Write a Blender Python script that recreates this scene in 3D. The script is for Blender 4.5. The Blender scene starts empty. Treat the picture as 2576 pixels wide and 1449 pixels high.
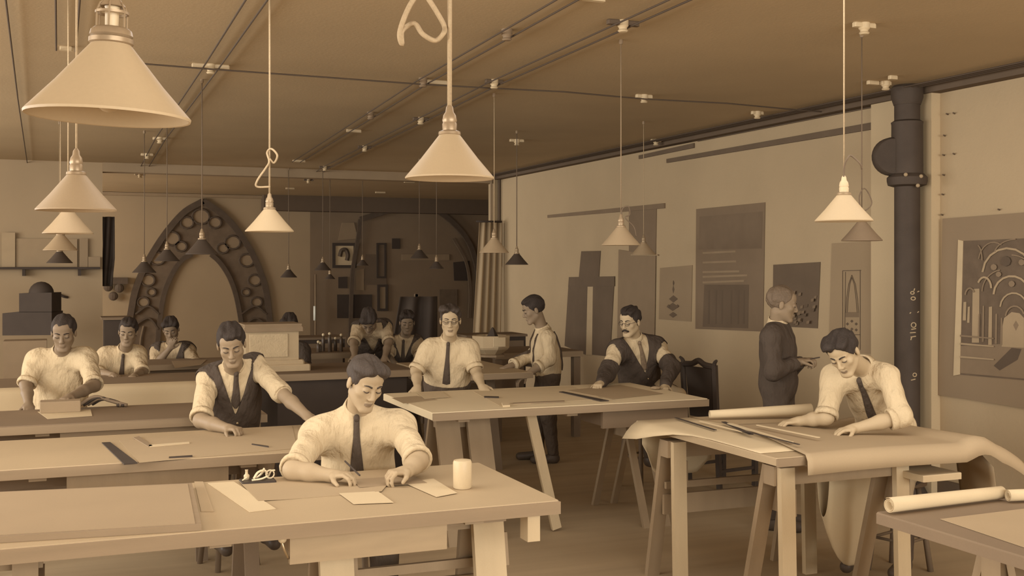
import bpy, math, random
import numpy as np
from mathutils import Vector, Matrix

# ------------------------------------------------------------------ camera
F, CX, HY, HC = 2800.0, 1288.0, 670.0, 1.9      # focal length and horizon in pixels of the 2576x1449 frame, eye height in metres
YAW = math.radians(22.1)
SN, CS = math.sin(YAW), math.cos(YAW)
scn = bpy.context.scene
COL = scn.collection
cam_data = bpy.data.cameras.new('camera')
cam = bpy.data.objects.new('camera', cam_data)
COL.objects.link(cam)
cam.location = (0, 0, HC)
cam.rotation_euler = (math.radians(90), 0, -YAW)
cam_data.sensor_fit = 'HORIZONTAL'
cam_data.sensor_width = 36.0
cam_data.lens = 36.0 * F / 2576.0
cam_data.shift_y = -54.5 / 2576.0
cam_data.clip_start = 0.05
scn.camera = cam

# ------------------------------------------------------------------ world, daylight, exposure
scn.view_settings.view_transform = 'Standard'
scn.view_settings.look = 'None'
scn.view_settings.gamma = 1.0
scn.view_settings.use_curve_mapping = False
scn.view_settings.exposure = -0.13
world = bpy.data.worlds.new('daylight')
scn.world = world
world.use_nodes = True
bg = world.node_tree.nodes['Background']
bg.inputs['Color'].default_value = (1.0, 0.98, 0.94, 1)
bg.inputs['Strength'].default_value = 1.15

def area_light(name, loc, rot, sx, sy, power):
    d = bpy.data.lights.new(name, 'AREA')
    d.shape = 'RECTANGLE'; d.size = sx; d.size_y = sy
    d.energy = power; d.color = (1.0, 0.98, 0.95)
    o = bpy.data.objects.new(name, d)
    COL.objects.link(o)
    o.location = loc; o.rotation_euler = rot
    return o
R90 = math.radians(90)
# assumed, unseen daylight: a bare area light behind the camera, two along the left
area_light('assumed_daylight_rear', (3.0, -3.2, 2.3), (R90, 0, 0), 7.0, 2.2, 560)  # unseen panel in open space
area_light('overhead_fill', (1.9, 4.45, 3.33), (0, 0, -YAW), 9.0, 1.7, 130)  # unseen panel added under the ceiling to brighten the table tops
area_light('assumed_daylight_left_near', (-4.9, 3.5, 2.1), (R90, 0, -R90), 5.0, 2.0, 430)  # unseen light at an assumed opening in the left wall
area_light('assumed_daylight_left_far', (-4.9, 11.0, 2.1), (R90, 0, -R90), 7.0, 2.0, 430)  # likewise, at the next assumed opening
area_light('back_room_fill', (-4.9, 20.0, 2.1), (R90, 0, -R90), 4.0, 2.0, 520)  # unseen fill added to brighten the far room

# ------------------------------------------------------------------ pixel <-> room
def at_d(u, v, d):
    lat = (u - CX) / F * d
    return Vector((lat * CS + d * SN, -lat * SN + d * CS, HC - (v - HY) / F * d))
def at_z(u, v, z):
    return at_d(u, v, F * (HC - z) / (v - HY))
def at_x(u, v, X):
    t = (u - CX) / F
    return at_d(u, v, X / (SN + t * CS))
def at_y(u, v, Y):
    t = (u - CX) / F
    return at_d(u, v, Y / (CS - t * SN))

# ------------------------------------------------------------------ materials
def lin(c):
    c /= 255.0
    return c / 12.92 if c <= 0.04045 else ((c + 0.055) / 1.055) ** 2.4
TONES = [(50, 41, 35), (74, 61, 49), (100, 81, 60), (130, 106, 76), (160, 133, 93), (190, 162, 115), (215, 190, 142), (240, 220, 180)]
def tone(r):
    for a, b in zip(TONES, TONES[1:]):
        if r <= b[0] or b is TONES[-1]:
            t = (r - a[0]) / (b[0] - a[0])
            c = [lin(a[i] + t * (b[i] - a[i])) for i in range(3)]
            y = .3 * c[0] + .6 * c[1] + .1 * c[2]
            return tuple(x + (y - x) * DESAT for x in c)
DESAT = 0.2
MATS = {}
GAIN = 1.0
def mat(name, r, rough=0.75, var=0.12, scale=6.0, grain=0.05, metal=0.0, bump=0.0, bscale=40.0, stretch=None, spec=0.15, sheen=0.0, trans=0.0):
    if name in MATS: return MATS[name]
    m = bpy.data.materials.new(name); m.use_nodes = True
    nt = m.node_tree; N, L = nt.nodes, nt.links
    b = N['Principled BSDF']
    c = [min(0.9, x * GAIN) for x in tone(84 + (r - 60) * 0.76)]      # albedo range squeezed: lifted shadows and dulled whites are put into the colours
    b.inputs['Roughness'].default_value = rough
    b.inputs['Metallic'].default_value = metal
    b.inputs['Specular IOR Level'].default_value = spec
    tc = N.new('ShaderNodeTexCoord'); mp = N.new('ShaderNodeMapping')
    if stretch: mp.inputs['Scale'].default_value = stretch
    L.new(tc.outputs['Object'], mp.inputs['Vector'])
    n1 = N.new('ShaderNodeTexNoise'); n1.inputs['Scale'].default_value = scale; n1.inputs['Detail'].default_value = 5
    n2 = N.new('ShaderNodeTexNoise'); n2.inputs['Scale'].default_value = 160.0; n2.inputs['Detail'].default_value = 2
    for n in (n1, n2): L.new(mp.outputs['Vector'], n.inputs['Vector'])
    a1 = N.new('ShaderNodeMath'); a1.operation = 'MULTIPLY_ADD'
    L.new(n1.outputs['Fac'], a1.inputs[0]); a1.inputs[1].default_value = 2 * var; a1.inputs[2].default_value = 1.0 - var
    a2 = N.new('ShaderNodeMath'); a2.operation = 'MULTIPLY_ADD'
    L.new(n2.outputs['Fac'], a2.inputs[0]); a2.inputs[1].default_value = 2 * grain; a2.inputs[2].default_value = 1.0 - grain
    a3 = N.new('ShaderNodeMath'); a3.operation = 'MULTIPLY'
    L.new(a1.outputs[0], a3.inputs[0]); L.new(a2.outputs[0], a3.inputs[1])
    vm = N.new('ShaderNodeVectorMath'); vm.operation = 'SCALE'
    vm.inputs[0].default_value = c
    L.new(a3.outputs[0], vm.inputs['Scale'])
    L.new(vm.outputs['Vector'], b.inputs['Base Color'])
    if bump:
        nb = N.new('ShaderNodeTexNoise'); nb.inputs['Scale'].default_value = bscale; nb.inputs['Detail'].default_value = 4
        L.new(mp.outputs['Vector'], nb.inputs['Vector'])
        bp = N.new('ShaderNodeBump'); bp.inputs['Strength'].default_value = bump; bp.inputs['Distance'].default_value = 0.012 if bscale > 12 else 0.05
        L.new(nb.outputs['Fac'], bp.inputs['Height']); L.new(bp.outputs['Normal'], b.inputs['Normal'])
    if trans:
        b.inputs['Transmission Weight'].default_value = 0.0
        b.inputs['Subsurface Weight'].default_value = 0.0
    MATS[name] = m
    return m

# ------------------------------------------------------------------ mesh building
class MB:
    def __init__(s): s.v = []; s.f = []
    def add(s, vs, fs):
        o = len(s.v); s.v += [tuple(p) for p in vs]; s.f += [tuple(i + o for i in f) for f in fs]; return s
    def box(s, a, b):
        x0, y0, z0 = a; x1, y1, z1 = b
        return s.hexa([(x0,y0,z0),(x1,y0,z0),(x1,y1,z0),(x0,y1,z0)], [(x0,y0,z1),(x1,y0,z1),(x1,y1,z1),(x0,y1,z1)])
    def hexa(s, lo, hi):
        return s.add(list(lo) + list(hi), [(3,2,1,0),(4,5,6,7),(0,1,5,4),(1,2,6,5),(2,3,7,6),(3,0,4,7)])
    def bevbox(s, a, b, r):
        # a box with chamfered vertical and top edges
        x0, y0, z0 = a; x1, y1, z1 = b
        def ring(i, z): return [(x0+i+r,y0+i,z),(x1-i-r,y0+i,z),(x1-i,y0+i+r,z),(x1-i,y1-i-r,z),(x1-i-r,y1-i,z),(x0+i+r,y1-i,z),(x0+i,y1-i-r,z),(x0+i,y0+i+r,z)]
        rs = [ring(0, z0), ring(0, z1 - r), ring(r * .6, z1)]
        vs = sum(rs, []); fs = [tuple(range(7, -1, -1)), tuple(range(16, 24))]
        for k in range(2):
            for i in range(8): j = (i + 1) % 8; fs.append((k*8+i, k*8+j, k*8+8+j, k*8+8+i))
        return s.add(vs, fs)
    def beam(s, a, b, w, t, up=(0, 0, 1), w2=None, t2=None):
        # rectangular bar from a to b, w across, t along the other axis
        a, b = Vector(a), Vector(b); d = (b - a).normalized(); up = Vector(up)
        sx = d.cross(up)
        if sx.length < 1e-4: sx = d.cross(Vector((1, 0, 0)))
        sx.normalize(); sy = sx.cross(d)
        w2 = w2 or w; t2 = t2 or t
        q = lambda p, w, t: [p - sx*w/2 - sy*t/2, p + sx*w/2 - sy*t/2, p + sx*w/2 + sy*t/2, p - sx*w/2 + sy*t/2]
        return s.hexa(q(a, w, t), q(b, w2, t2))
    def tube(s, pts, r, n=8, r2=None, cap=True):
        pts = [Vector(p) for p in pts]; m = len(pts); vs = []
        nrm = None
        for i, p in enumerate(pts):
            d = (pts[min(i+1, m-1)] - pts[max(i-1, 0)])
            d = d.normalized() if d.length > 1e-9 else Vector((0, 0, 1))
            if nrm is None:
                nrm = d.cross(Vector((0.3, 0.2, 1)) if abs(d.z) < .95 else Vector((1, 0, 0))).normalized()
            else:
                nrm = (nrm - d * nrm.dot(d)); nrm = nrm.normalized() if nrm.length > 1e-6 else d.orthogonal().normalized()
            bn = d.cross(nrm)
            rr = r if r2 is None else r + (r2 - r) * i / max(1, m - 1)
            for k in range(n):
                t = 2 * math.pi * k / n
                vs.append(p + nrm * math.cos(t) * rr + bn * math.sin(t) * rr)
        fs = []
        for i in range(m - 1):
            for k in range(n):
                j = (k + 1) % n; fs.append((i*n+k, i*n+j, (i+1)*n+j, (i+1)*n+k))
        if cap: fs += [tuple(range(n - 1, -1, -1)), tuple(range((m-1)*n, m*n))]
        return s.add(vs, fs)
    def lathe(s, prof, c=(0, 0, 0), n=24, axis=None):
        # prof: list of (r, z); closed profiles give solid shells
        c = Vector(c); vs = []; fs = []
        if axis is not None:
            Q = Vector((0, 0, 1)).rotation_difference(Vector(axis).normalized())
        for r, z in prof:
            for k in range(n):
                t = 2 * math.pi * k / n
                p = Vector((r * math.cos(t), r * math.sin(t), z))
                if axis is not None: p = Q @ p
                vs.append(c + p)
        for i in range(len(prof) - 1):
            for k in range(n):
                j = (k + 1) % n; fs.append((i*n+k, i*n+j, (i+1)*n+j, (i+1)*n+k))
        if prof[0] != prof[-1]:
            if prof[0][0] > 1e-5: fs.append(tuple(range(n - 1, -1, -1)))
            if prof[-1][0] > 1e-5: m = len(prof) - 1; fs.append(tuple(range(m*n, (m+1)*n)))
        return s.add(vs, fs)
    def ball(s, c, r, n=12, m=8, sc=(1, 1, 1)):
        c = Vector(c)
        s0 = len(s.v)
        s.lathe([(max(1e-6, r * math.sin(math.pi * i / m)), -r * math.cos(math.pi * i / m)) for i in range(m + 1)], (0, 0, 0), n)
        s.v[s0:] = [(c.x + p[0]*sc[0], c.y + p[1]*sc[1], c.z + p[2]*sc[2]) for p in s.v[s0:]]
        return s
    def poly(s, pts, n):
        # a flat polygon pts (ccw seen from the side n points to) given thickness vector n
        pts = [Vector(p) for p in pts]; n = Vector(n); m = len(pts)
        vs = pts + [p + n for p in pts]
        fs = [tuple(range(m - 1, -1, -1)), tuple(range(m, 2*m))] + [(i, (i+1) % m, m + (i+1) % m, m + i) for i in range(m)]
        return s.add(vs, fs)
    def sheet(s, fn, nu, nv, th):
        # a thin curved sheet: fn(a, b) -> point for a, b in 0..1; thickness th along the normal
        P = [[Vector(fn(i / nu, j / nv)) for j in range(nv + 1)] for i in range(nu + 1)]
        top, bot = [], []
        for i in range(nu + 1):
            for j in range(nv + 1):
                du = P[min(i+1, nu)][j] - P[max(i-1, 0)][j]; dv = P[i][min(j+1, nv)] - P[i][max(j-1, 0)]
                nn = du.cross(dv); nn = nn.normalized() if nn.length > 1e-9 else Vector((0, 0, 1))
                top.append(P[i][j] + nn * th / 2); bot.append(P[i][j] - nn * th / 2)
        w = nv + 1; o = len(top); fs = []
        for i in range(nu):
            for j in range(nv):
                a, b, c, d = i*w+j, (i+1)*w+j, (i+1)*w+j+1, i*w+j+1
                fs += [(a, b, c, d), (o+d, o+c, o+b, o+a)]
        for i in range(nu):
            a, b = i*w, (i+1)*w; fs.append((o+a, o+b, b, a))
            a, b = i*w+nv, (i+1)*w+nv; fs.append((a, b, o+b, o+a))
        for j in range(nv):
            a, b = j, j+1; fs.append((a, b, o+b, o+a))
            a, b = nu*w+j, nu*w+j+1; fs.append((o+a, o+b, b, a))
        return s.add(top + bot, fs)

def make_mesh(name, mb, m, smooth=False):
    me = bpy.data.meshes.new(name)
    me.from_pydata([tuple(p) for p in mb.v], [], mb.f)
    me.materials.append(m)
    me.update()
    if smooth:
        if smooth is True: me.polygons.foreach_set('use_smooth', [True] * len(me.polygons))
        else: me.set_sharp_from_angle(angle=math.radians(smooth)); me.polygons.foreach_set('use_smooth', [True] * len(me.polygons))
    return me
def props(o, label=None, cat=None, group=None, kind=None):
    if label: o['label'] = label
    if cat: o['category'] = cat
    if group: o['group'] = group
    if kind: o['kind'] = kind
    return o
def thing(name, label, cat, loc=(0, 0, 0), rotz=0.0, group=None):
    o = bpy.data.objects.new(name, None); COL.objects.link(o)
    o.location = loc; o.rotation_euler = (0, 0, rotz); o.empty_display_size = 0.1
    return props(o, label, cat, group)
def part(name, mb, m, parent, smooth=False, label=None, world=True, kind=None):
    """one mesh object under parent; mb is in room coordinates when world (parents of world parts are not rotated)"""
    if world:
        off = Vector((0, 0, 0)); p = parent
        while p is not None: off += Vector(p.location); p = p.parent
        mb.v = [(x - off.x, y - off.y, z - off.z) for x, y, z in mb.v]
    o = bpy.data.objects.new(name, make_mesh(name, mb, m, smooth)); COL.objects.link(o)
    o.parent = parent
    return props(o, label, None, None, kind)
def solo(name, mb, m, label=None, cat=None, group=None, kind=None, smooth=False):
    """a top-level thing that is one mesh, its origin at the middle of its base"""
    xs = [p[0] for p in mb.v]; ys = [p[1] for p in mb.v]; zs = [p[2] for p in mb.v]
    c = Vector(((min(xs)+max(xs))/2, (min(ys)+max(ys))/2, min(zs)))
    mb.v = [(x - c.x, y - c.y, z - c.z) for x, y, z in mb.v]
    o = bpy.data.objects.new(name, make_mesh(name, mb, m, smooth)); COL.objects.link(o)
    o.location = c
    return props(o, label, cat, group, kind)
def struct(name, mb, m, smooth=False): return solo(name, mb, m, kind='structure', smooth=smooth)
def spline(pts, n=8):
    """Catmull-Rom through pts"""
    pts = [Vector(p) for p in pts]; out = []
    P = [pts[0] * 2 - pts[1]] + pts + [pts[-1] * 2 - pts[-2]]
    for i in range(1, len(P) - 2):
        for k in range(n):
            t = k / n; a, b, c, d = P[i-1], P[i], P[i+1], P[i+2]
            out.append(0.5 * ((2*b) + (c-a)*t + (2*a-5*b+4*c-d)*t*t + (3*b-a-3*c+d)*t**3))
    out.append(pts[-1])
    return out

# ------------------------------------------------------------------ room shell
ZC = 3.37          # ceiling
XW = 6.6           # right wall
YB = 16.8          # beam line where the far room begins
YF = 23.4          # far wall
m_wall = mat('plaster_wall', 184, var=0.10, scale=1.3, grain=0.06, bump=0.15, bscale=30)
m_wall_pale = mat('plaster_pilaster', 204, var=0.06, scale=1.5, grain=0.05)
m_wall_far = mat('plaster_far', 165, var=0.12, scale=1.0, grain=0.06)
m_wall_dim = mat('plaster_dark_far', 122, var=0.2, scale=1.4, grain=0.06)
m_ceil = mat('ceiling_paint', 190, var=0.16, scale=0.7, grain=0.05, bump=0.1)
m_floor = mat('floor_boards', 170, var=0.2, scale=1.2, grain=0.08, stretch=(0.3, 6, 1), rough=0.6)
m_beam = mat('ceiling_beam', 150, var=0.1)
m_beam_dark = mat('dark_beam', 84, var=0.1)

struct('floor', MB().box((-5.2, -3.5, -0.1), (9.6, YF + 0.3, 0)), m_floor)
struct('ceiling', MB().box((-5.2, -3.5, ZC), (9.6, YF + 0.3, ZC + 0.15)), m_ceil)
struct('wall_right', MB().box((XW, -3.5, 0), (XW + 0.25, YB + 0.25, ZC)), m_wall)
xa = at_y(780, 600, YF).x
struct('wall_back', MB().box((-5.2, YF, 0), (xa, YF + 0.3, ZC)), m_wall_far)
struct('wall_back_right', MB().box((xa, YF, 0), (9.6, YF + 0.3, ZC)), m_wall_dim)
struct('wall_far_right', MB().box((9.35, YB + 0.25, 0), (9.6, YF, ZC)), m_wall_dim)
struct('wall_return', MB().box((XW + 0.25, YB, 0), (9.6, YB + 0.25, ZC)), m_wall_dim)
xl = at_y(258, 600, YB).x
struct('wall_partition', MB().box((-5.2, YB, 0), (xl, YB + 0.2, ZC)), m_wall_far)
# left wall with assumed tall window openings, outside the frame on the left
wl = MB()
ys = [-3.5, 1.0, 6.0, 7.5, 14.5, 18.0, 22.0, YF]
for i in range(0, len(ys) - 1):
    if i % 2 == 0: wl.box((-5.2, ys[i], 0), (-5.0, ys[i+1], ZC))
    else:
        wl.box((-5.2, ys[i], 0), (-5.0, ys[i+1], 0.9)); wl.box((-5.2, ys[i], 3.15), (-5.0, ys[i+1], ZC))
struct('wall_left', wl, m_wall)
xc0 = at_y(1240, 600, YB).x
struct('trim_column', MB().box((xc0, YB - 0.02, 0), (XW, YB + 0.2, ZC)), m_wall)
bx = MB()
zb = at_y(750, 447, YB).z
bx.box((xl, YB - 0.05, zb), (xc0, YB + 0.2, ZC))
struct('trim_beam', bx, m_beam)
zd = at_y(720, 530, YF - .3).z
struct('trim_header', MB().box((at_y(663, 500, YF - .3).x, YF - 0.35, zd), (9.3, YF - 0.02, ZC)), m_beam_dark)
z0 = at_y(500, 492, YF - .12).z
struct('trim_cornice', MB().box((at_y(200, 500, YF).x, YF - 0.12, z0 - .03), (at_y(663, 500, YF).x, YF, z0 + .03)), m_beam)
# shallow plaster pilaster behind the pipe on the right wall
yp0, yp1 = at_x(2365, 700, XW).y, at_x(2212, 700, XW).y
struct('trim_pilaster', MB().box((XW - 0.09, yp0, 0), (XW, yp1, ZC - 0.07)), m_wall_pale)
# dark strip along the top of the right wall
struct('trim_ceiling_edge', MB().box((XW - 0.12, -1.0, ZC - 0.07), (XW, YB, ZC)), m_beam_dark)
struct('baseboard_right', MB().box((XW - 0.03, -3.5, 0), (XW, yp0, 0.18)), m_beam_dark)
# ------------------------------------------------------------------ drafting tables
HT = 0.94
m_board = mat('pale_board', 178, var=0.10, scale=2.2, grain=0.06, rough=0.6)
m_board2 = mat('worn_board', 176, var=0.14, scale=2.5, grain=0.06, rough=0.6)
m_dboard = mat('dark_board', 120, var=0.14, scale=2.5, rough=0.6)
m_wood = mat('trestle_wood', 150, var=0.16, scale=3, grain=0.06, stretch=(4, 4, .6))
m_woodp = mat('pale_trestle_wood', 205, var=0.12, scale=3, grain=0.06, stretch=(4, 4, .6))
m_woodd = mat('dark_trestle_wood', 112, var=0.16, scale=3, grain=0.06)
m_edge = mat('board_edge', 140, var=0.14, scale=4, stretch=(.5, 6, 6))
m_dark = mat('dark_paint', 45, var=0.15)
m_paper = mat('drawing_paper', 214, var=0.05, scale=3, grain=0.03, rough=0.85)
m_paper2 = mat('tracing_paper', 172, var=0.07, scale=3, grain=0.04, rough=0.85)
m_paperd = mat('toned_paper', 150, var=0.12, scale=3, grain=0.05, rough=0.85)
m_black = mat('black_ebony', 35, var=0.1, rough=0.4)
m_metal = mat('nickel', 190, var=0.1, rough=0.25, metal=0.8)

def table(name, label, x0, x1, y0, y1, th=0.045, mt=None, battens=(), apron=None, z=HT):
    t = thing(name, label, 'table', ((x0+x1)/2, (y0+y1)/2, z - th))
    part('tabletop', MB().bevbox((x0, y0, z - th), (x1, y1, z), 0.006), mt or m_board, t)
    part('front_edge', MB().box((x0, y0 - 0.012, z - th - .004), (x1, y0, z - .004)), m_edge, t)
    for bx_ in battens:
        part('batten', MB().box((bx_ - .04, y0 + .06, z - th - .03), (bx_ + .04, y1 - .06, z - th)), m_wood, t)
    if apron:
        a0, a1, h, mm = apron
        ap = part('drawer', MB().box((a0, y0 + .05, z - th - h), (a1, y0 + .55, z - th)), mm, t)
        part('drawer_front', MB().bevbox((a0 - .01, y0 + .03, z - th - h - .004), (a1 + .01, y0 + .05, z - th - .004), .003), mm, ap)
    return t
def sawhorse(label, x0, x1, yc, top, spread, ml, rails=True, group=None, gusset=True, legw=.075, nearm=None, near=None):
    """a trestle: beam along x, two splayed legs, a gusset and rails at each end"""
    t = thing('sawhorse', label, 'trestle', ((x0+x1)/2, yc, 0), 0, group)
    part('beam', MB().box((x0 - .06, yc - .045, top - .1), (x1 + .06, yc + .045, top)), ml, t)
    for x in (x0, x1):
        for s in (-1, 1):
            mm = nearm if (nearm and s < 0) else ml
            sp_ = near if (near and s < 0) else spread
            part('leg', MB().beam((x, yc + s * .062, top - .002), (x, yc + s * spread, 0.0), .03, legw, up=(0, 1, 0)) if False else
                 MB().hexa([(x - legw/2, yc + s*sp_ - .018, 0), (x + legw/2, yc + s*sp_ - .018, 0), (x + legw/2, yc + s*sp_ + .018, 0), (x - legw/2, yc + s*sp_ + .018, 0)],
                           [(x - legw/2, yc + s*.064 - .018, top - .004), (x + legw/2, yc + s*.064 - .018, top - .004), (x + legw/2, yc + s*.064 + .018, top - .004), (x - legw/2, yc + s*.064 + .018, top - .004)]), mm, t)
        if gusset:
            hh = lambda z: .064 + (spread - .064) * (1 - z / top); hn_ = lambda z: .064 + ((near or spread) - .064) * (1 - z / top)
            xg = x + legw/2
            for z0, z1 in ((top * .70, top * .86),):
                part('gusset', MB().hexa([(xg, yc - hn_(z0), z0), (xg + .02, yc - hn_(z0), z0), (xg + .02, yc + hh(z0), z0), (xg, yc + hh(z0), z0)],
                                          [(xg, yc - hn_(z1), z1), (xg + .02, yc - hn_(z1), z1), (xg + .02, yc + hh(z1), z1), (xg, yc + hh(z1), z1)]), ml, t)
    if rails:
        for s, z0, z1 in ((1, .40, .52), (1, .56, .60)):
            yy = yc + s * (.064 + (spread - .064) * (1 - (z0 + z1) / 2 / top))
            part('rail', MB().box((x0, yy - .05, z0), (x1, yy - .026, z1)), ml, t)
    return t
def stool(label, x, y, h, m=None, group='drafting stools', rot=0.3):
    t = thing('stool', label, 'stool', (x, y, 0), rot, group)
    part('seat', MB().lathe([(.0001, h - .04), (.15, h - .04), (.165, h - .03), (.165, h - .008), (.155, h), (.0001, h)], n=20), m or m_woodd, t, 40, world=False)
    for k in range(4):
        a = math.pi / 4 + k * math.pi / 2
        part('leg', MB().tube([(.11*math.cos(a), .11*math.sin(a), h - .03), (.19*math.cos(a), .19*math.sin(a), 0)], .016, 8, .019), m or m_woodd, t, True, world=False)
    q = .16 * .98
    for k in range(4):
        a, b = math.pi/4 + k*math.pi/2, math.pi/4 + (k+1)*math.pi/2
        part('rung', MB().tube([(q*math.cos(a), q*math.sin(a), h*.36), (q*math.cos(b), q*math.sin(b), h*.36)], .010, 6), m or m_woodd, t, True, world=False)
    return t

# front table
T1 = table('drafting_table', 'long pale drafting table nearest the camera, across the lower left', -1.3, 1.90, 4.16, 5.11, th=0.05, battens=(-.35, .55, 1.55))
za = HT - .05 - .03
bt = MB(); bt.box((.81, 4.24, HT - .05 - .125), (1.44, 4.27, HT - .05))
part('drawer_front', bt, mat('drawer_wood', 170, var=.16, scale=5, stretch=(1, 5, 5)), T1)
part('drawer', MB().box((.83, 4.27, HT - .05 - .11), (1.42, 4.48, HT - .05)), m_wood, T1)
kb = part('knob', MB().lathe([(.006, 0), (.006, .012), (.016, .02), (.016, .03), (.002, .036)], at_d(707, 1352, 4.2), 12, axis=(0, -1, 0)), m_woodp, T1, True)
part('chain', MB().tube(spline([at_d(707, 1356, 4.22), at_d(716, 1385, 4.22), at_d(726, 1405, 4.24)], 4), .005, 6), m_metal, T1, True)
part('under_rail', MB().box((1.45, 4.30, HT - .05 - .05), (1.72, 4.36, HT - .05)), m_edge, T1)
part('block', MB().box((1.775, 4.20, HT - .05 - .12), (1.83, 4.28, HT - .05)), m_woodp, T1)
sawhorse('pale wide-legged trestle under the right end of the front table', 1.05, 1.72, 4.60, HT - .081, .22, m_wood, legw=.14, nearm=m_woodp, group=None)
sawhorse('trestle under the left end of the front table, cut by the frame', -.55, -.12, 4.62, HT - .081, .3, m_wood, legw=.09)

# second table behind it
T2 = table('drafting_table', 'pale drafting table second from the front, where the man in the dark waistcoat leans', -1.6, 1.36, 5.76, 6.73, th=0.045, battens=(-.9, -.1, .9), mt=m_board)
part('drawer_front', MB().box((.03, 5.83, HT - .045 - .15), (.80, 5.86, HT - .045)), m_wood, T2)
part('drawer', MB().box((.05, 5.86, HT - .045 - .13), (.78, 6.12, HT - .045)), m_wood, T2)
sawhorse('dim trestle under the second table from the front', -.6, .95, 6.25, HT - .076, .3, m_woodd)

# centre table
T3 = table('drafting_table', 'centre drafting table with papers where the spectacled man stands', 2.26, 4.36, 6.95, 8.15, th=0.05, battens=(2.5, 3.3, 4.1), mt=mat('brightened_paper_board', 232, var=.08, scale=2.2))  # pale paper top, lightened further in place of missing light
part('drawer_front', MB().box((3.53, 7.0, HT - .05 - .13), (4.22, 7.03, HT - .05)), m_dboard, T3)
part('drawer', MB().box((3.55, 7.03, HT - .05 - .12), (4.20, 7.40, HT - .05)), m_dboard, T3)
part('brace', MB().beam((3.08, 7.10, .90), (2.95, 6.60, 0.02), .05, .07, up=(0, 1, 0)) if False else MB().beam((3.06, 7.20, HT - .06), (3.30, 7.28, .02), .07, .03, up=(0, 1, 0)), m_woodp, T3, label='pale leaning brace')
sawhorse('pale broad-legged trestle under the left end of the centre table', 2.52, 2.75, 7.5, HT - .081, .36, m_wood, legw=.17, rails=False, gusset=False)
sawhorse('slender trestle with splayed legs under the right of the centre table', 3.95, 4.12, 7.55, HT - .081, .42, m_wood, legw=.05, rails=False)

# right table under the large drawing
X40, X41, Y40, Y41 = 3.32, 4.50, 4.66, 6.13
T4 = table('drafting_table', 'trestle table at right covered by a large curling drawing', X40, X41, Y40, Y41, th=0.04, battens=(3.6, 4.3), mt=m_board2)
sawhorse('front trestle with a pale square post under the large drawing at right', X40 + .14, X41 - .3, 4.84, HT - .071, .30, m_wood, near=.09, rails=False, legw=.085, nearm=m_woodp)
sawhorse('rear trestle with board rails under the large drawing at right', X40 + .06, X41 - .2, 5.78, HT - .071, .25, m_wood, near=.09, legw=.085, nearm=m_woodp)

# table in the lower right corner
T5 = table('drafting_table', 'dark-edged drafting table cut by the lower right corner of the frame', 2.955, 4.3, 2.3, 3.50, th=0.045, mt=m_dboard, battens=(3.1, 4.0))
sawhorse('trestle under the dark-edged table in the lower right corner', 3.15, 3.9, 3.05, HT - .076, .30, m_wood, legw=.08)

# left back tables
T6 = table('drafting_table', 'dark drafting table at left in front of the man in the white smock', -.95, 1.25, 7.32, 8.12, th=0.05, mt=m_dboard, battens=(-.1, .6))
part('under_rail', MB().box((.0, 7.36, HT - .05 - .05), (1.2, 7.40, HT - .05)), m_edge, T6)
sawhorse('dark trestle under the table of the man in the white smock', -.5, .85, 7.72, HT - .081, .3, m_woodd)
T7 = table('drafting_table', 'dark drafting table at left with a large sheet hanging over its front', -1.2, 1.55, 9.66, 10.45, th=0.05, mt=m_dboard, battens=(-.3, 1.1))
sawhorse('dark trestle under the table with the hanging sheet', -.8, 1.2, 10.05, HT - .081, .3, m_woodd)
T8 = table('drafting_table', 'dim drafting table farthest left, in front of the man resting his chin', .2, 2.0, 11.35, 12.05, th=0.05, mt=m_dboard)
sawhorse('dim trestle under the farthest left drafting table', .5, 1.7, 11.6, HT - .051, .2, m_woodd)
T9 = table('workbench', 'dark bench in the middle distance carrying the pale plaster pedestal', 1.75, 3.05, 9.95, 10.95, th=0.06, mt=m_woodd)
part('panel', MB().box((1.8, 10.0, 0), (3.0, 10.03, HT - .06)), m_dark, T9)
for xx in (1.8, 2.94):
    part('side_panel', MB().box((xx, 10.03, 0), (xx + .06, 10.9, HT - .06)), m_dark, T9)
T10 = table('drafting_table', 'drafting table with loose papers between the spectacled man and the man in profile', 3.1, 3.98, 9.3, 10.7, th=0.05, mt=m_board2)
sawhorse('dark trestle under the table of the man in profile', 3.3, 3.8, 10.0, HT - .051, .3, m_woodd, rails=False)
T11 = table('workbench', 'dark far bench behind the centre with bright small instruments', 2.3, 4.2, 12.2, 13.0, th=0.06, mt=m_woodd)
for xx in (2.36, 4.1):
    for yy in (12.26, 12.9): part('leg', MB().box((xx - .04, yy - .04, 0), (xx + .04, yy + .04, HT - .06)), m_woodd, T11)
T12 = table('workbench', 'low far bench carrying the octagonal plaster font', 4.35, 5.4, 11.2, 12.1, th=0.06, mt=m_woodd, z=.96)
for xx in (4.4, 5.34):
    for yy in (11.26, 12.04): part('leg', MB().box((xx - .04, yy - .04, 0), (xx + .04, yy + .04, .90)), m_woodd, T12)

# ------------------------------------------------------------------ things on the tables
def flat(name, label, cat, px, lift=.002, th=.0015, m=None, z=HT, group=None, curl=0.0):
    """a thin sheet on a table top; px are its four corners"""
    P = [at_z(u, v, z + lift) for u, v in px]
    mb = MB()
    def fn(a, b):
        p = (P[0].lerp(P[1], a)).lerp(P[3].lerp(P[2], a), b)
        if curl: p = p + Vector((0, 0, curl * (abs(2*a - 1) ** 3) ))
        return p
    n = 6 if curl else 1
    mb.sheet(fn, n, n, th)
    return solo(name, mb, m or m_paper, label, cat, group)

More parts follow.
